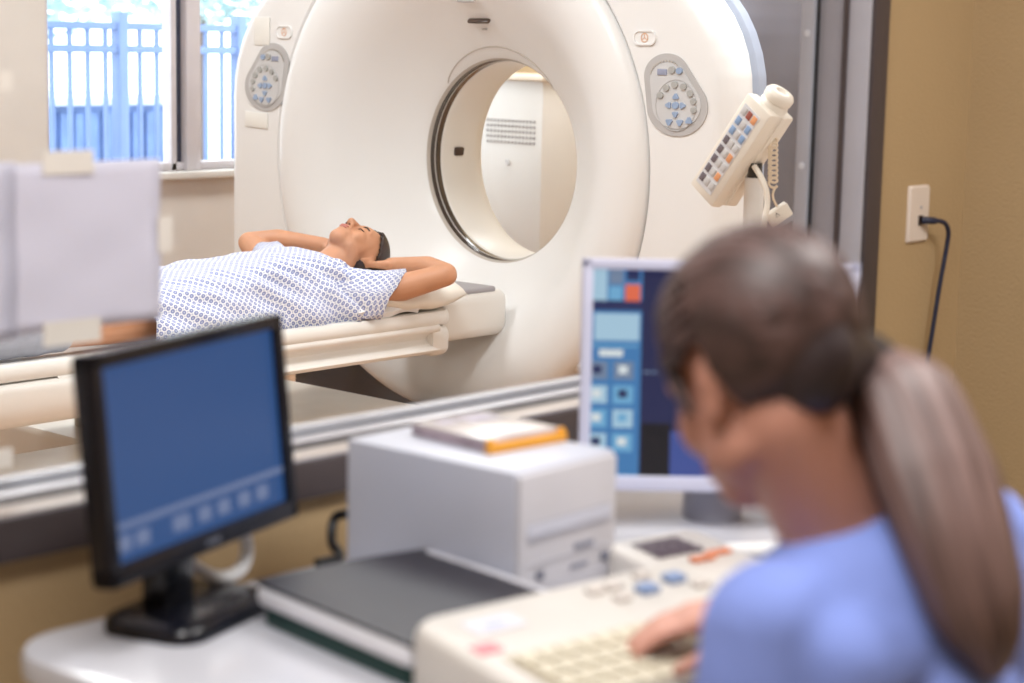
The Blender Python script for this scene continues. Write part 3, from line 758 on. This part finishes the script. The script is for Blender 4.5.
# cables
b = B(); tube(b, [(3.80, 2.66, 1.17), (3.79, 2.625, 1.135), (3.785, 2.608, 1.09), (3.768, 2.604, 1.02), (3.772, 2.61, .85)], .007, 10); obj('cable', b, INJ, inj)
b = B(); pts = []; cx, cy = 3.945, 2.585
px = lambda t: (3.95+.004*t, 2.587-.003*t)
pts = [(3.845, 2.66, 1.275), (3.85, 2.64, 1.255)]
for k in range(10*12+1):
    a = 2*PI*k/12; q_ = k/120
    pts.append((3.844-.012*q_+rt.x*.010*math.cos(a), 2.640-.014*q_+rt.y*.010*math.cos(a), 1.243-.118*q_+.008*math.sin(a)))
pts += [(3.832, 2.624, 1.112), (3.826, 2.62, 1.095), (3.833, 2.612, 1.075)]
tube(b, pts, .003, 7, 2); obj('coiled_lead', b, M('lead_cream', (232, 214, 190), .5), inj)
b = B(); R3 = Matrix(((rt.x, up.x, -fw.x), (rt.y, up.y, -fw.y), (rt.z, up.z, -fw.z))).to_4x4() @ Matrix.Rotation(math.radians(33), 4, 'Z') @ Matrix.Rotation(.3, 4, 'X')
pc = Vector((3.834, 2.608, 1.058))
box(b, pc, (.058, .034, .026), .004, mat=R3); ad = obj('plug_box', b, INJ, inj)
b = B(); box(b, pc+R3.to_3x3() @ Vector((0, -.022, 0)), (.058, .014, .02), .003, mat=R3); obj('plug_clip', b, M('plug_grey', (160, 162, 172), .35, metal=.3), ad)
b = B(); tr = [R3.to_3x3() @ Vector((-.006+.006*math.cos(PI/2+k*2*PI/3), .004+.006*math.sin(PI/2+k*2*PI/3), .0135))+pc for k in range(4)]
tube(b, tr, .0008, 5, 0); obj('warning_mark', b, BLACK, ad)

# ------------------------------------------------------------------ socket with dark cable
ol = thing('wall_outlet', 'white wall socket plate on the tan wall right of the window', 'wall socket', (3.428, YW, 1.067))
b = B(); q = rrect(.076, .114, .004, 3)
loft(b, [[Vector((3.428+u*k, y, 1.125+v*k)) for u, v in q] for y, k in ((YW, 1), (YW-.003, 1), (YW-.007, .93))]); obj('cover_plate', b, M('plate_white', (226, 212, 200), .45), ol)
b = B(); cyl(b, (3.432, YW-.0065, 1.138), (3.432, YW-.0085, 1.138), .003, n=10); obj('screw', b, STEEL, ol)
b = B(); bx(b, 3.424, 3.440, YW-.0085, YW-.006, 1.102, 1.122); obj('jack', b, SLOT, ol)
b = B(); tube(b, [(3.433, YW-.01, 1.112), (3.444, YW-.022, 1.112), (3.475, YW-.035, 1.108), (3.496, YW-.035, 1.09), (3.503, YW-.03, 1.06), (3.492, YW-.025, .98), (3.480, YW-.02, .88), (3.47, YW-.015, .78), (3.46, YW-.012, .6), (3.45, YW-.012, .35), (3.44, YW-.02, .02)], lambda q: .0048 if q > .14 else .0075, 10)
cb = obj('network_cable', b, M('navy_cable', (34, 38, 62), .5), None, 60); tag(cb, 'dark blue cable hanging from the wall socket', 'cable')

# ------------------------------------------------------------------ desk
ZD = .74
dk = thing('desk', 'white desk with rounded corner standing under the observation window', 'desk', (2.0, 1.53, 0))
DX0, DX1, DY0, DY1 = 1.222, 2.76, 1.15, 1.915
b = B(); q = []
for cx, cy, a, r in ((DX1-.02, DY1-.02, 0, .02), (DX0+.09, DY1-.09, PI/2, .09), (DX0+.09, DY0+.09, PI, .09), (DX1-.02, DY0+.02, 1.5*PI, .02)):
    for k in range(11): q.append((cx+r*math.cos(a+PI/2*k/10), cy+r*math.sin(a+PI/2*k/10)))
cxm, cym = (DX0+DX1)/2, (DY0+DY1)/2
def ins(p, d): 
    return (p[0]-math.copysign(d, p[0]-cxm), p[1]-math.copysign(d, p[1]-cym))
loft(b, [[Vector((*ins(p, d), z)) for p in q] for z, d in ((ZD-.035, .006), (ZD-.030, 0), (ZD-.008, 0), (ZD-.002, .003), (ZD, .009))]); obj('desktop', b, DESK, dk, 40)
for x, y in ((DX0+.1, DY1-.14), (DX1-.06, DY1-.1), (DX0+.1, DY0+.12), (DX1-.06, DY0+.1)):
    b = B(); bx(b, x-.025, x+.025, y-.025, y+.025, 0, ZD-.034, .004); obj('leg', b, ALU, dk)

# ------------------------------------------------------------------ left monitor
def yawm(c, yaw, tilt=0): return Matrix.Translation(c) @ Matrix.Rotation(yaw, 4, 'Z') @ Matrix.Rotation(-tilt, 4, 'X')
def LB(bm, m, c, s, bev=0, mi=0):
    t = bmesh.new(); box(t, c, s, bev); bmesh.ops.transform(t, matrix=m, verts=t.verts); merge(bm, t, mi)
MON = M('monitor_black', (15, 17, 26), .22, var=.08)
m1 = thing('computer_monitor', 'black widescreen monitor on the left end of the desk', 'monitor', (1.437, 1.855, ZD))
W, H = .402, .267
MM = yawm((1.452, 1.822, .963), math.radians(17.5), .10)    # local: x right, -y towards the viewer, z up
b = B()
for c, s in (((0, 0, H/2-.009), (W, .03, .018)), ((0, 0, -H/2+.012), (W, .03, .024)), ((-W/2+.009, 0, 0), (.018, .03, H)), ((W/2-.009, 0, 0), (.018, .03, H))): LB(b, MM, c, s, .003)
LB(b, MM, (0, .008, 0), (W-.01, .022, H-.01)); LB(b, MM, (0, .028, 0), (W*.7, .03, H*.7), .012); obj('bezel', b, MON, m1)
SCRB = EM('screen_blue', (44, 88, 148), .68)
b = B(); LB(b, MM, (0, -.0045, .003), (W-.036, .003, H-.04)); so = obj('screen', b, SCRB, m1)
b = B(); SCRT = EM('screen_taskbar', (118, 134, 172), .75)
LB(b, MM, (0, -.0064, -.068), (W-.038, .001, .007))
for x in (-.164, -.128, -.05, 0, .042, .088, .13):
    LB(b, MM, (x, -.0064, -.088), (.026 if abs(x) != .05 else .034, .001, .018))
obj('taskbar', b, SCRT, so)
b = B(); LB(b, MM, (.0, -.0155, -H/2+.012), (.03, .001, .006)); obj('maker_mark', b, M('mark_grey', (90, 94, 108), .4), m1)
b = B(); q = rrect(.215, .140, .035); YM = yawm((1.455, 1.832, ZD), math.radians(17.5))
loft(b, [[YM @ Vector((u*k, v*k, z)) for u, v in q] for z, k in ((0, 1), (.010, 1), (.018, .95), (.022, .82))]); obj('stand_base', b, MON, m1, 50)
b = B(); LB(b, yawm((1.437, 1.855, ZD+.075), math.radians(17.5)), (0, 0, 0), (.07, .04, .15), .012); obj('stand_neck', b, MON, m1)
b = B(); tube(b, [(1.475, 1.89, .90), (1.478, 1.905, .835), (1.500, 1.895, .79), (1.530, 1.875, .768), (1.570, 1.88, .768), (1.592, 1.89, .79), (1.588, 1.90, .83), (1.565, 1.905, .90)], .0085, 10)
wc = obj('monitor_cable', b, M('cable_white', (238, 238, 238), .4), None, 60); tag(wc, 'thick white cable looping behind the black monitor', 'cable')

# ------------------------------------------------------------------ computer box with case on top
bxm = yawm((1.852, 1.716, ZD), math.radians(2.0))
pc_ = thing('computer_case', 'squat white computer case in the middle of the desk', 'computer', (1.852, 1.716, ZD))
CASE = M('case_white', (196, 199, 212), .45, var=.01); CASEG = M('case_grey', (186, 186, 194), .5)
b = B(); LB(b, bxm, (0, .005, .091), (.205, .296, .178), .005); LB(b, bxm, (0, .005, .003), (.19, .28, .006)); obj('casing', b, CASE, pc_)
b = B(); LB(b, bxm, (0, -.144, .09), (.199, .012, .170), .004); fr_ = obj('front_panel', b, M('case_front', (198, 197, 203), .45), pc_)
for z, h in ((.112, .0035), (.088, .003), (.058, .003), (.026, .003)):
    b = B(); LB(b, bxm, (0, -.1503, z), (.165, .002, h)); obj('drive_slot', b, CASEG, fr_)
b = B(); LB(b, bxm, (.0, -.151, .1), (.17, .003, .018), .001); obj('drive_cover', b, CASE, fr_)
b = B(); LB(b, bxm, (.03, -.1515, .066), (.04, .002, .007)); LB(b, bxm, (.02, -.1515, .040), (.034, .002, .006)); obj('printed_text', b, M('print_grey', (140, 142, 156), .6), fr_)
for x, z in ((-.06, .042), (.075, .042)):
    b = B(); LB(b, bxm, (x, -.152, z), (.014, .004, .012), .002); obj('button', b, M('btn_dark', (104, 106, 122), .5), fr_)
b = B(); tube(b, [(1.80, 1.90, .80), (1.795, 1.94, .79), (1.778, 1.93, .76), (1.765, 1.90, .746), (1.72, 1.895, .746)], .007, 10)
kc = obj('power_cable', b, BLACK, None, 60); tag(kc, 'black cable curling behind the white computer case', 'cable')
ST_ = yawm((1.886, 1.742, ZD+.180), math.radians(-4)) @ Matrix.Scale(.78, 4)
fb = thing('media_case', 'flat white case with orange end lying on top of the computer case', 'case', (1.886, 1.742, ZD+.181))
b = B(); LB(b, ST_, (0, .0, .010), (.172, .195, .018), .002); obj('box_body', b, M('film_side', (176, 160, 170), .5, var=.25, vs=18), fb)
b = B(); LB(b, ST_, (0, .004, .021), (.174, .19, .004), .0015); obj('cover', b, M('film_cover', (200, 192, 190), .25, var=.05), fb)
b = B(); LB(b, ST_, (0.03, .055, .0236), (.07, .05, .001)); LB(b, ST_, (-.04, .06, .0236), (.04, .03, .001)); obj('printed_text', b, M('print_lilac', (176, 170, 184), .6), fb)
b = B(); LB(b, ST_, (0, -.101, .008), (.184, .014, .018), .003); LB(b, ST_, (-.083, -.099, .012), (.014, .010, .024), .002); LB(b, ST_, (.083, -.099, .012), (.014, .010, .024), .002); obj('end_clip', b, M('orange_plastic', (226, 158, 52), .4), fb)

# ------------------------------------------------------------------ binder stack
def quad(bm, P, z0, z1, bev=0, mi=0):
    loft(bm, [[Vector((x, y, z0)) for x, y in P], [Vector((x, y, z1)) for x, y in P]], mi=mi)
Aq, Bq, Cq, Dq = (1.500, 1.752), (1.742, 1.675), (1.735, 1.50), (1.456, 1.436)
BYAW = math.radians(-17)
# four-cornered stack, long side from A to D
dA = Vector((Dq[0]-Aq[0], Dq[1]-Aq[1], 0)); ang_b = math.atan2(dA.y, dA.x)
YB = yawm((1.600, 1.585, 0), ang_b+PI/2)
bk = thing('hardback_book', 'dark green book lying under the black ring binder', 'book', (1.6, 1.585, ZD))
b = B(); LB(b, YB, (-.004, -.0, ZD+.012), (.235, .290, .024), .002); obj('cover', b, M('green_cover', (10, 60, 54), .45), bk)
bn = thing('ring_binder', 'black ring binder full of white pages, on the green book', 'binder', (1.6, 1.585, ZD+.024))
b = B(); LB(b, YB, (-.006, 0, ZD+.0375), (.250, .312, .027), .010); obj('pages', b, M('paper_white', (236, 236, 242), .7), bn)
b = B(); rr = []
for i in range(13):
    u = -.128+.256*i/12; zz = ZD+.0505+.003*math.sin(i/12*PI)
    rr.append([YB @ Vector((u, v, zz+dz)) for v, dz in ((-.162, 0), (.158, .0), (.158, .004), (-.162, .004))])
loft(b, rr); obj('cover', b, M('binder_black', (40, 38, 46), .45, var=.06), bn)
b = B(); tube(b, [YB @ Vector((.124, .14, ZD+.052)), YB @ Vector((.128, 0, ZD+.052)), YB @ Vector((.124, -.14, ZD+.052))], .006, 8); obj('spine_edge', b, M('binder_edge', (210, 210, 218), .3), bn)

# ------------------------------------------------------------------ operator console keyboard
KY = yawm((1.645, 1.290, ZD), math.radians(-7))
kb = thing('scan_console_keyboard', 'cream scanner console keyboard under the hand of the seated person', 'keyboard', (1.645, 1.290, ZD))
CREAM = M('console_cream', (204, 199, 193), .5); 
b = B(); q = rrect(.44, .27, .03, 5)
def wedge(k, z0, sl): return [KY @ Vector((u*k, v*k, z0+sl*(v/.135))) for u, v in q]
loft(b, [wedge(1, .0, 0), wedge(1, .052, .016), wedge(.985, .060, .017), wedge(.95, .064, .018)]); obj('housing', b, CREAM, kb, 50)
def KB(bm, u, v, s, h=.006, bev=.0015, mi=0):
    z = .064+.018*(v/.135); LB(bm, KY @ Matrix.Translation((u, v, z+h/2)) @ Matrix.Rotation(.13, 4, 'X'), (0, 0, 0), (s[0], s[1], h), bev, mi)
b = B(); KB(b, .0, -.055, (.37, .13), .003); obj('key_bed', b, M('key_bed', (198, 189, 169), .5), kb)
KEYM = M('key_cream', (204, 196, 176), .5); KEYB = M('key_blue', (126, 146, 184), .45)
for r in range(4):
    for k in range(13):
        b = B(); KB(b, -.168+k*.028, -.105+r*.03, (.023, .024), .009); obj('key', b, KEYM, kb)
for u, v in ((.095, .075), (.150, .085)):
    b = B(); KB(b, u, v, (.026, .02), .009); obj('key', b, KEYB, kb)
for u, v in ((.05, .07), (.065, .1), (.12, .11), (.17, .06), (.035, .1)):
    b = B(); KB(b, u, v, (.022, .014), .007); obj('key', b, M('key_taupe', (200, 192, 186), .5), kb)
b = B(); KB(b, -.185, .035, (.032, .022), .002, 0); obj('pink_sticker', b, M('sticker_pink', (228, 132, 140), .6), kb)
b = B(); KB(b, -.135, .082, (.07, .035), .002, 0); KB(b, -.135, .082, (.03, .014), .0024, 0, 1); obj('paper_label', b, [M('label_white2', (206, 206, 214), .6), M('label_ink', (180, 186, 214), .6)], kb)

# ------------------------------------------------------------------ intercom keypad
IY = yawm((2.012, 1.490, ZD), math.radians(-11))
ic_ = thing('intercom_keypad', 'white intercom box with dark and orange keys, behind the console keyboard', 'intercom', (2.012, 1.49, ZD))
b = B(); q = rrect(.165, .165, .022, 5)
loft(b, [[IY @ Vector((u*k, v*k, z+.008*v/.08*f)) for u, v in q] for z, k, f in ((0, 1, 0), (.032, 1, 1), (.040, .97, 1), (.044, .91, 1))]); obj('housing', b, M('intercom_white', (208, 203, 198), .4), ic_, 50)
KD = M('key_dark', (96, 86, 96), .5); KO = M('key_orange', (216, 140, 108), .5)
for r in range(3):
    for k in range(4):
        b = B(); LB(b, IY, (-.042+k*.0205, .008+r*.021, .047+.001*r), (.0165, .016, .006), .001); obj('key', b, KD, ic_)
for k in range(4):
    b = B(); LB(b, IY, (-.010+k*.02, -.028+(.012 if k > 1 else 0), .045), (.017, .014, .006), .001); obj('key', b, KO, ic_)
b = B(); tube(b, [(2.08, 1.55, ZD+.02), (2.16, 1.55, ZD+.01), (2.22, 1.50, ZD+.012), (2.30, 1.47, ZD+.012), (2.38, 1.52, ZD+.012)], .010, 10)
ic2 = obj('intercom_cable', b, M('cable_white', (226, 226, 226), .4), None, 60); tag(ic2, 'white cable running across the desk behind the intercom box', 'cable')

# ------------------------------------------------------------------ right monitor
m2 = thing('computer_monitor', 'silver framed monitor with thumbnail images, facing the seated person', 'monitor', (2.335, 1.70, ZD))
R2 = math.atan2(rt.y, rt.x); W2, H2 = .408, .342
M2 = yawm((2.3, 1.66, .968), R2+.01, .10)
SILV = M('bezel_lilac_white', (204, 206, 228), .4)
b = B()
for c, s in (((0, 0, H2/2-.008), (W2, .03, .016)), ((0, 0, -H2/2+.011), (W2, .03, .022)), ((-W2/2+.008, 0, 0), (.016, .03, H2)), ((W2/2-.008, 0, 0), (.016, .03, H2))): LB(b, M2, c, s, .003)
LB(b, M2, (0, .012, 0), (W2-.01, .02, H2-.01)); LB(b, M2, (0, .035, 0), (W2*.7, .04, H2*.7), .014); obj('bezel', b, SILV, m2)
b = B(); LB(b, M2, (0, -.0045, .003), (W2-.03, .003, H2-.036)); s2 = obj('screen', b, EM('screen_navy', (30, 38, 84), .7), m2)
PX = lambda px_, py_: ((px_-719)*2.86/1936*1.0, -(py_-374)*2.86/1936)
SM = [EM('ui_blue', (66, 128, 186), .8), EM('ui_pale', (170, 205, 226), .85), EM('ui_grey', (120, 140, 168), .8), EM('ui_orange', (232, 110, 76), .85), EM('ui_dark', (32, 44, 92), .8), EM('ui_black', (10, 11, 16), .3), EM('ui_mid', (64, 84, 156), .8), EM('ui_cream', (216, 224, 226), .9), EM('ui_light', (112, 174, 214), .85)]
def tiles(lst, name):
    b = B()
    for x0, y0, x1, y1, mi, lay in lst:
        (u0, v0), (u1, v1) = PX(x0, y0), PX(x1, y1)
        LB(b, M2, ((u0+u1)/2, -.0066-.0006*lay, (v0+v1)/2), (abs(u1-u0), .0008, abs(v1-v0)), 0, mi)
    return obj(name, b, SM, s2, 0)
tl = [(587, 266, 641, 482, 0, 0), (587, 300, 641, 310, 4, 1), (589, 267, 606, 301, 1, 1), (608, 269, 622, 284, 2, 1), (625, 269, 638, 280, 4, 1), (608, 286, 621, 300, 8, 1), (624, 284, 639, 301, 3, 1),
      (594, 313, 639, 340, 1, 1), (590, 344, 638, 346, 8, 1), (599, 349, 623, 356, 7, 1), (617, 474, 641, 481, 8, 1)]
for r in range(4):
    for k in range(2):
        x, y = 588+k*26, 361+r*24
        tl.append((x, y, x+20, y+18, (8, 1)[(r+k) % 2] if r else 2, 1)); tl.append((x+5, y+4, x+14, y+12, (4, 7)[(r+k+(r > 1)) % 2] if r != 2 or k == 0 else 8, 2))
tiles(tl, 'thumbnail_column')
tiles([(643, 422, 672, 482, 5, 0), (672, 430, 800, 482, 6, 0), (644, 370, 650, 372, 2, 1), (652, 370, 657, 372, 2, 1), (646, 477, 654, 480, 2, 1)], 'viewer_panes')
b = B(); lathe(b, [(0, 0), (0, .046), (.045, .044), (.05, .040), (.052, .03), (.11, .03), (.11, 0)], (2.352, 1.70, ZD), 'z', 36)
obj('stand', b, M('stand_grey', (158, 158, 168), .45), m2, 40)
b = B(); LB(b, yawm((2.352, 1.71, ZD+.13), R2), (0, 0, 0), (.06, .03, .2), .008); obj('stand_neck', b, M('stand_grey', (158, 158, 168), .45), m2)

# ------------------------------------------------------------------ papers taped on the observation glass
PAPER = bpy.data.materials.new('translucent_paper'); PAPER.use_nodes = True
nt = PAPER.node_tree; pb = nt.nodes['Principled BSDF']; pb.inputs['Base Color'].default_value = lin((226, 226, 240))+(1,); pb.inputs['Roughness'].default_value = .8
tr_ = nt.nodes.new('ShaderNodeBsdfTranslucent'); tr_.inputs[0].default_value = (.9, .9, .97, 1); mx = nt.nodes.new('ShaderNodeMixShader'); mx.inputs[0].default_value = .45
nt.links.new(pb.outputs[0], mx.inputs[1]); nt.links.new(tr_.outputs[0], mx.inputs[2]); nt.links.new(mx.outputs[0], nt.nodes['Material Output'].inputs[0])
TAPE = M('masking_tape', (226, 220, 212), .6)
YP = YW+.080
def sheet(x0, x1, z0, z1, lab, tapes, off=0):
    t = thing('paper_sheet', lab, 'paper', ((x0+x1)/2, YP, z0), 'sheets taped to the observation window')
    b = B(); n = 14; rr = []
    for i in range(n+1):
        z = z0+(z1-z0)*i/n; w_ = .0025*math.sin(i*.9)*(1 if 0 < i < n else 0)
        rr.append([Vector((x0+(x1-x0)*k/10, YP-off-.002+w_*math.sin(k*.8)*.6, z)) for k in range(11)])
    loft(b, rr, caps=False, closed=False); o = obj('sheet', b, PAPER, t, 180); md = o.modifiers.new('thick', 'SOLIDIFY'); md.thickness = .0006
    for a in tapes:
        b = B(); bx(b, a[0], a[1], YP-off-.006, YP-off-.0045, a[2], a[3]); obj('tape', b, TAPE, t)
sheet(1.352, 1.600, 1.072, 1.287, 'white sheet taped to the observation glass, above the black monitor', ((1.415, 1.492, 1.272, 1.302), (1.594, 1.618, 1.162, 1.21), (1.412, 1.50, 1.053, 1.084)))
sheet(1.09, 1.376, 1.068, 1.290, 'white sheet taped to the glass at the left edge of view', ((1.352, 1.372, 1.378, 1.402), (1.33, 1.362, .905, .93)), .001)

# ------------------------------------------------------------------ the seated person
SKINN = M('operator_skin', (196, 142, 124), .5, var=.06, vs=10, sss=.06)
SCRUB = M('blue_scrubs_cloth', (132, 152, 224), .85, var=.05, vs=6, bump=.25, bs=18)
HAIRN = M('brown_hair', (80, 60, 57), .5, var=.55, vs=3, stretch=(26, 3, 12))
nu = thing('radiographer', 'person in blue scrubs with a brown ponytail, seated at the desk', 'person', (1.5, .85, 0))
N = Vector((1.499, .927, 1.017))                  # base of the neck
az = math.radians(88); F = Vector((math.cos(az), math.sin(az), 0)); R = Vector((math.sin(az), -math.cos(az), 0)); Z = Vector((0, 0, 1))
ha = math.radians(75); pit = math.radians(29)
hF = Vector((math.cos(ha)*math.cos(pit), math.sin(ha)*math.cos(pit), -math.sin(pit)))
hL = Vector((-math.sin(ha), math.cos(ha), 0)); hU = hF.cross(hL)
HN = basis(hF, hL, hU, Vector((1.4435, .994, 1.150))) @ Matrix.Scale(.95, 4)
b = B(); head_shapes(b, HN)
nb = N+Z*-.02
capsule(b, HN @ Vector((-.02, 0, -.045)), .052, nb, .058); capsule(b, nb, .06, nb-F*.02-Z*.08, .075)
LS, RS = N-R*.120-Z*.072, N+R*.215-Z*.048
CN = N+R*.05
for s_, S in ((-1, LS), (1, RS)): capsule(b, nb-Z*.03, .05, S, .05)
sp = [CN-Z*.10-F*.02, CN-Z*.25-F*.07, CN-Z*.42-F*.14, CN-Z*.52-F*.17]
for p, r in zip(sp, ((.17, .11), (.155, .11), (.15, .11), (.17, .12))):
    ellip(b, p, (r[1], r[0], .13), Matrix.Rotation(az, 4, 'Z'))
for s in (-1, 1):
    hip = sp[3]+R*s*.09; knee = Vector((hip.x, hip.y, .47))+F*.40+R*s*.03; ank = Vector((knee.x, knee.y, .09))-F*.02
    limb(b, [hip, knee, ank], [.085, .058, .04]); capsule(b, ank-Z*.045, .034, ank+F*.14-Z*.055, .03)
LE, LW = LS+Vector((-.035, -.015, -.255)), Vector((1.33, 1.10, .79))
REl, RW = Vector((1.83, .965, .785)), Vector((1.690, 1.155, .848))
limb(b, [LS, LE, LW], [.05, .040, .027]); limb(b, [RS, REl, RW], [.05, .040, .027])
hand(b, RW, (-.70, .74, -.16), (0, 0, 1), -1, .30, .10, L=.08)
hand(b, LW, (.05, 1, -.25), (0, 0, 1), 1, .35)
b = remesh(b, .0045, 9); obj('body', b, SKINN, nu, 180)
face_parts(nu, HN, NOSD, HAIRD, LIPP)
# scrubs
b = B()
for p, r in zip(sp, ((.178, .122), (.17, .125), (.168, .128), (.185, .14))):
    ellip(b, p, (r[1], r[0], .135), Matrix.Rotation(az, 4, 'Z'))
capsule(b, nb-Z*.055-F*.03, .066, LS, .062); capsule(b, nb-Z*.055-F*.03, .066, RS, .062)
capsule(b, nb-Z*.06-F*.045, .06, N-Z*.16-F*.10, .08)
capsule(b, N-Z*.10-F*.06-R*.08, .065, N-Z*.10-F*.06+R*.10, .068)
limb(b, [LS, LS.lerp(LE, .62)], [.062, .064]); limb(b, [RS, RS.lerp(REl, .62)], [.062, .062])
for s in (-1, 1):
    hip = sp[3]+R*s*.09; knee = Vector((hip.x, hip.y, .47))+F*.40+R*s*.03; ank = Vector((knee.x, knee.y, .12))-F*.02
    limb(b, [hip, knee, ank], [.097, .072, .06])
b = remesh(b, .008, 4)
for v in b.verts:
    v.co += v.normal*.006*noise.noise(v.co*7)+v.normal*.003*noise.noise(v.co*19)
obj('scrubs', b, SCRUB, nu, 180)
# hair: cap, tie, ponytail
def keepN(p):
    if p.x > .035 and p.z < .075+.35*(p.x-.035): return p.z > .075 - 0 and False or (p.z > .085)
    if p.z > .035-.2*p.x: return True
    return p.x < -.028 and p.z > -.055-.3*(p.x+.03)*0
def bumpN(d):
    return .0016*math.sin(46*math.atan2(d.y, d.z+.25))+.004*max(0, -d.x)+.003*max(0, d.z)
b = hair_cap(HN, keepN, .004, bumpf=bumpN, n=160, m_=60); obj('hair_cap', b, HAIRN, nu, 180)
for s in (1, -1):
    b = B(); tube(b, [HN @ Vector(p) for p in ((.045, s*.066, .045), (.035, s*.071, .012), (.028, s*.070, -.018))], lambda q: .010-.006*q, 8); obj('sideburn', b, HAIRN, nu, 180)
tie = Vector((1.533, .938, 1.150))
hb = HN @ Vector((-.080, 0, .012))
b = B(); capsule(b, hb, .042, tie, .032)
ellip(b, HN @ Vector((-.075, 0, -.01)), (.04, .045, .05)); b = remesh(b, .005, 3); obj('gathered_hair', b, M('nape_hair_shaded', (50, 38, 40), .5, var=.3, vs=12), nu, 180)  # darker than the cap: the shadow under the hair is in this colour
b = B(); dt = (tie-hb).normalized(); s_, u_ = frame(dt)
for q in (-.012, 0, .012):
    rg = [tie+dt*(q-.006)+s_*math.cos(2*PI*k/24)*.031+u_*math.sin(2*PI*k/24)*.031 for k in range(25)]
    tube(b, rg, .008, 8, 0)
obj('hair_tie', b, M('hair_tie_black', (18, 17, 24), .8), nu, 180)
PTL = [tie, Vector((1.521, .893, 1.136)), Vector((1.498, .842, 1.077)), Vector((1.480, .807, 1.028)), Vector((1.476, .782, .978)), Vector((1.478, .770, .946)), Vector((1.479, .764, .915))]
PR = [.034, .056, .060, .054, .047, .034, .008]
def pony(scale, jit, seed, n=56, off=Vector()):
    pts = smooth_path(PTL, 6); m = len(pts); rings = []; rnd = random.Random(seed); ph = [rnd.uniform(0, 6) for _ in range(3)]
    pu = Vector((0, 0, 1))
    for i, p in enumerate(pts):
        t = i/(m-1)*(len(PR)-1); k = min(int(t), len(PR)-2); r = PR[k]+(PR[k+1]-PR[k])*(t-k)
        d = pts[min(i+1, m-1)]-pts[max(i-1, 0)]; s, u = frame(d, pu); pu = u
        ring = []
        for j in range(n):
            a = 2*PI*j/n; rr = r*scale*(1+jit*(math.sin(11*a+ph[0]+.15*i)+.6*math.sin(17*a+ph[1]-.1*i)))
            ring.append(p+off+s*math.cos(a)*rr+u*math.sin(a)*rr*.75)
        rings.append(ring)
    b = B(); loft(b, rings, uvs=lambda i, j: (j/n, i/m)); return b
hm = bpy.data.materials.new('ponytail_hair'); hm.use_nodes = True; nt = hm.node_tree; pb = nt.nodes['Principled BSDF']; pb.inputs['Roughness'].default_value = .5
uvn = nt.nodes.new('ShaderNodeUVMap'); mp = nt.nodes.new('ShaderNodeMapping'); mp.inputs['Scale'].default_value = (22, 1.6, 1); nz = nt.nodes.new('ShaderNodeTexNoise'); nz.inputs['Scale'].default_value = 1; nz.inputs['Detail'].default_value = 4
cr = nt.nodes.new('ShaderNodeValToRGB'); cr.color_ramp.elements[0].position = .32; cr.color_ramp.elements[1].position = .68
cr.color_ramp.elements[0].color = lin((58, 42, 42))+(1,); cr.color_ramp.elements[1].color = lin((138, 110, 104))+(1,)
nt.links.new(uvn.outputs[0], mp.inputs[0]); nt.links.new(mp.outputs[0], nz.inputs[0]); nt.links.new(nz.outputs[0], cr.inputs[0]); nt.links.new(cr.outputs[0], pb.inputs['Base Color'])
obj('ponytail', pony(1, .035, 3), hm, nu, 180)
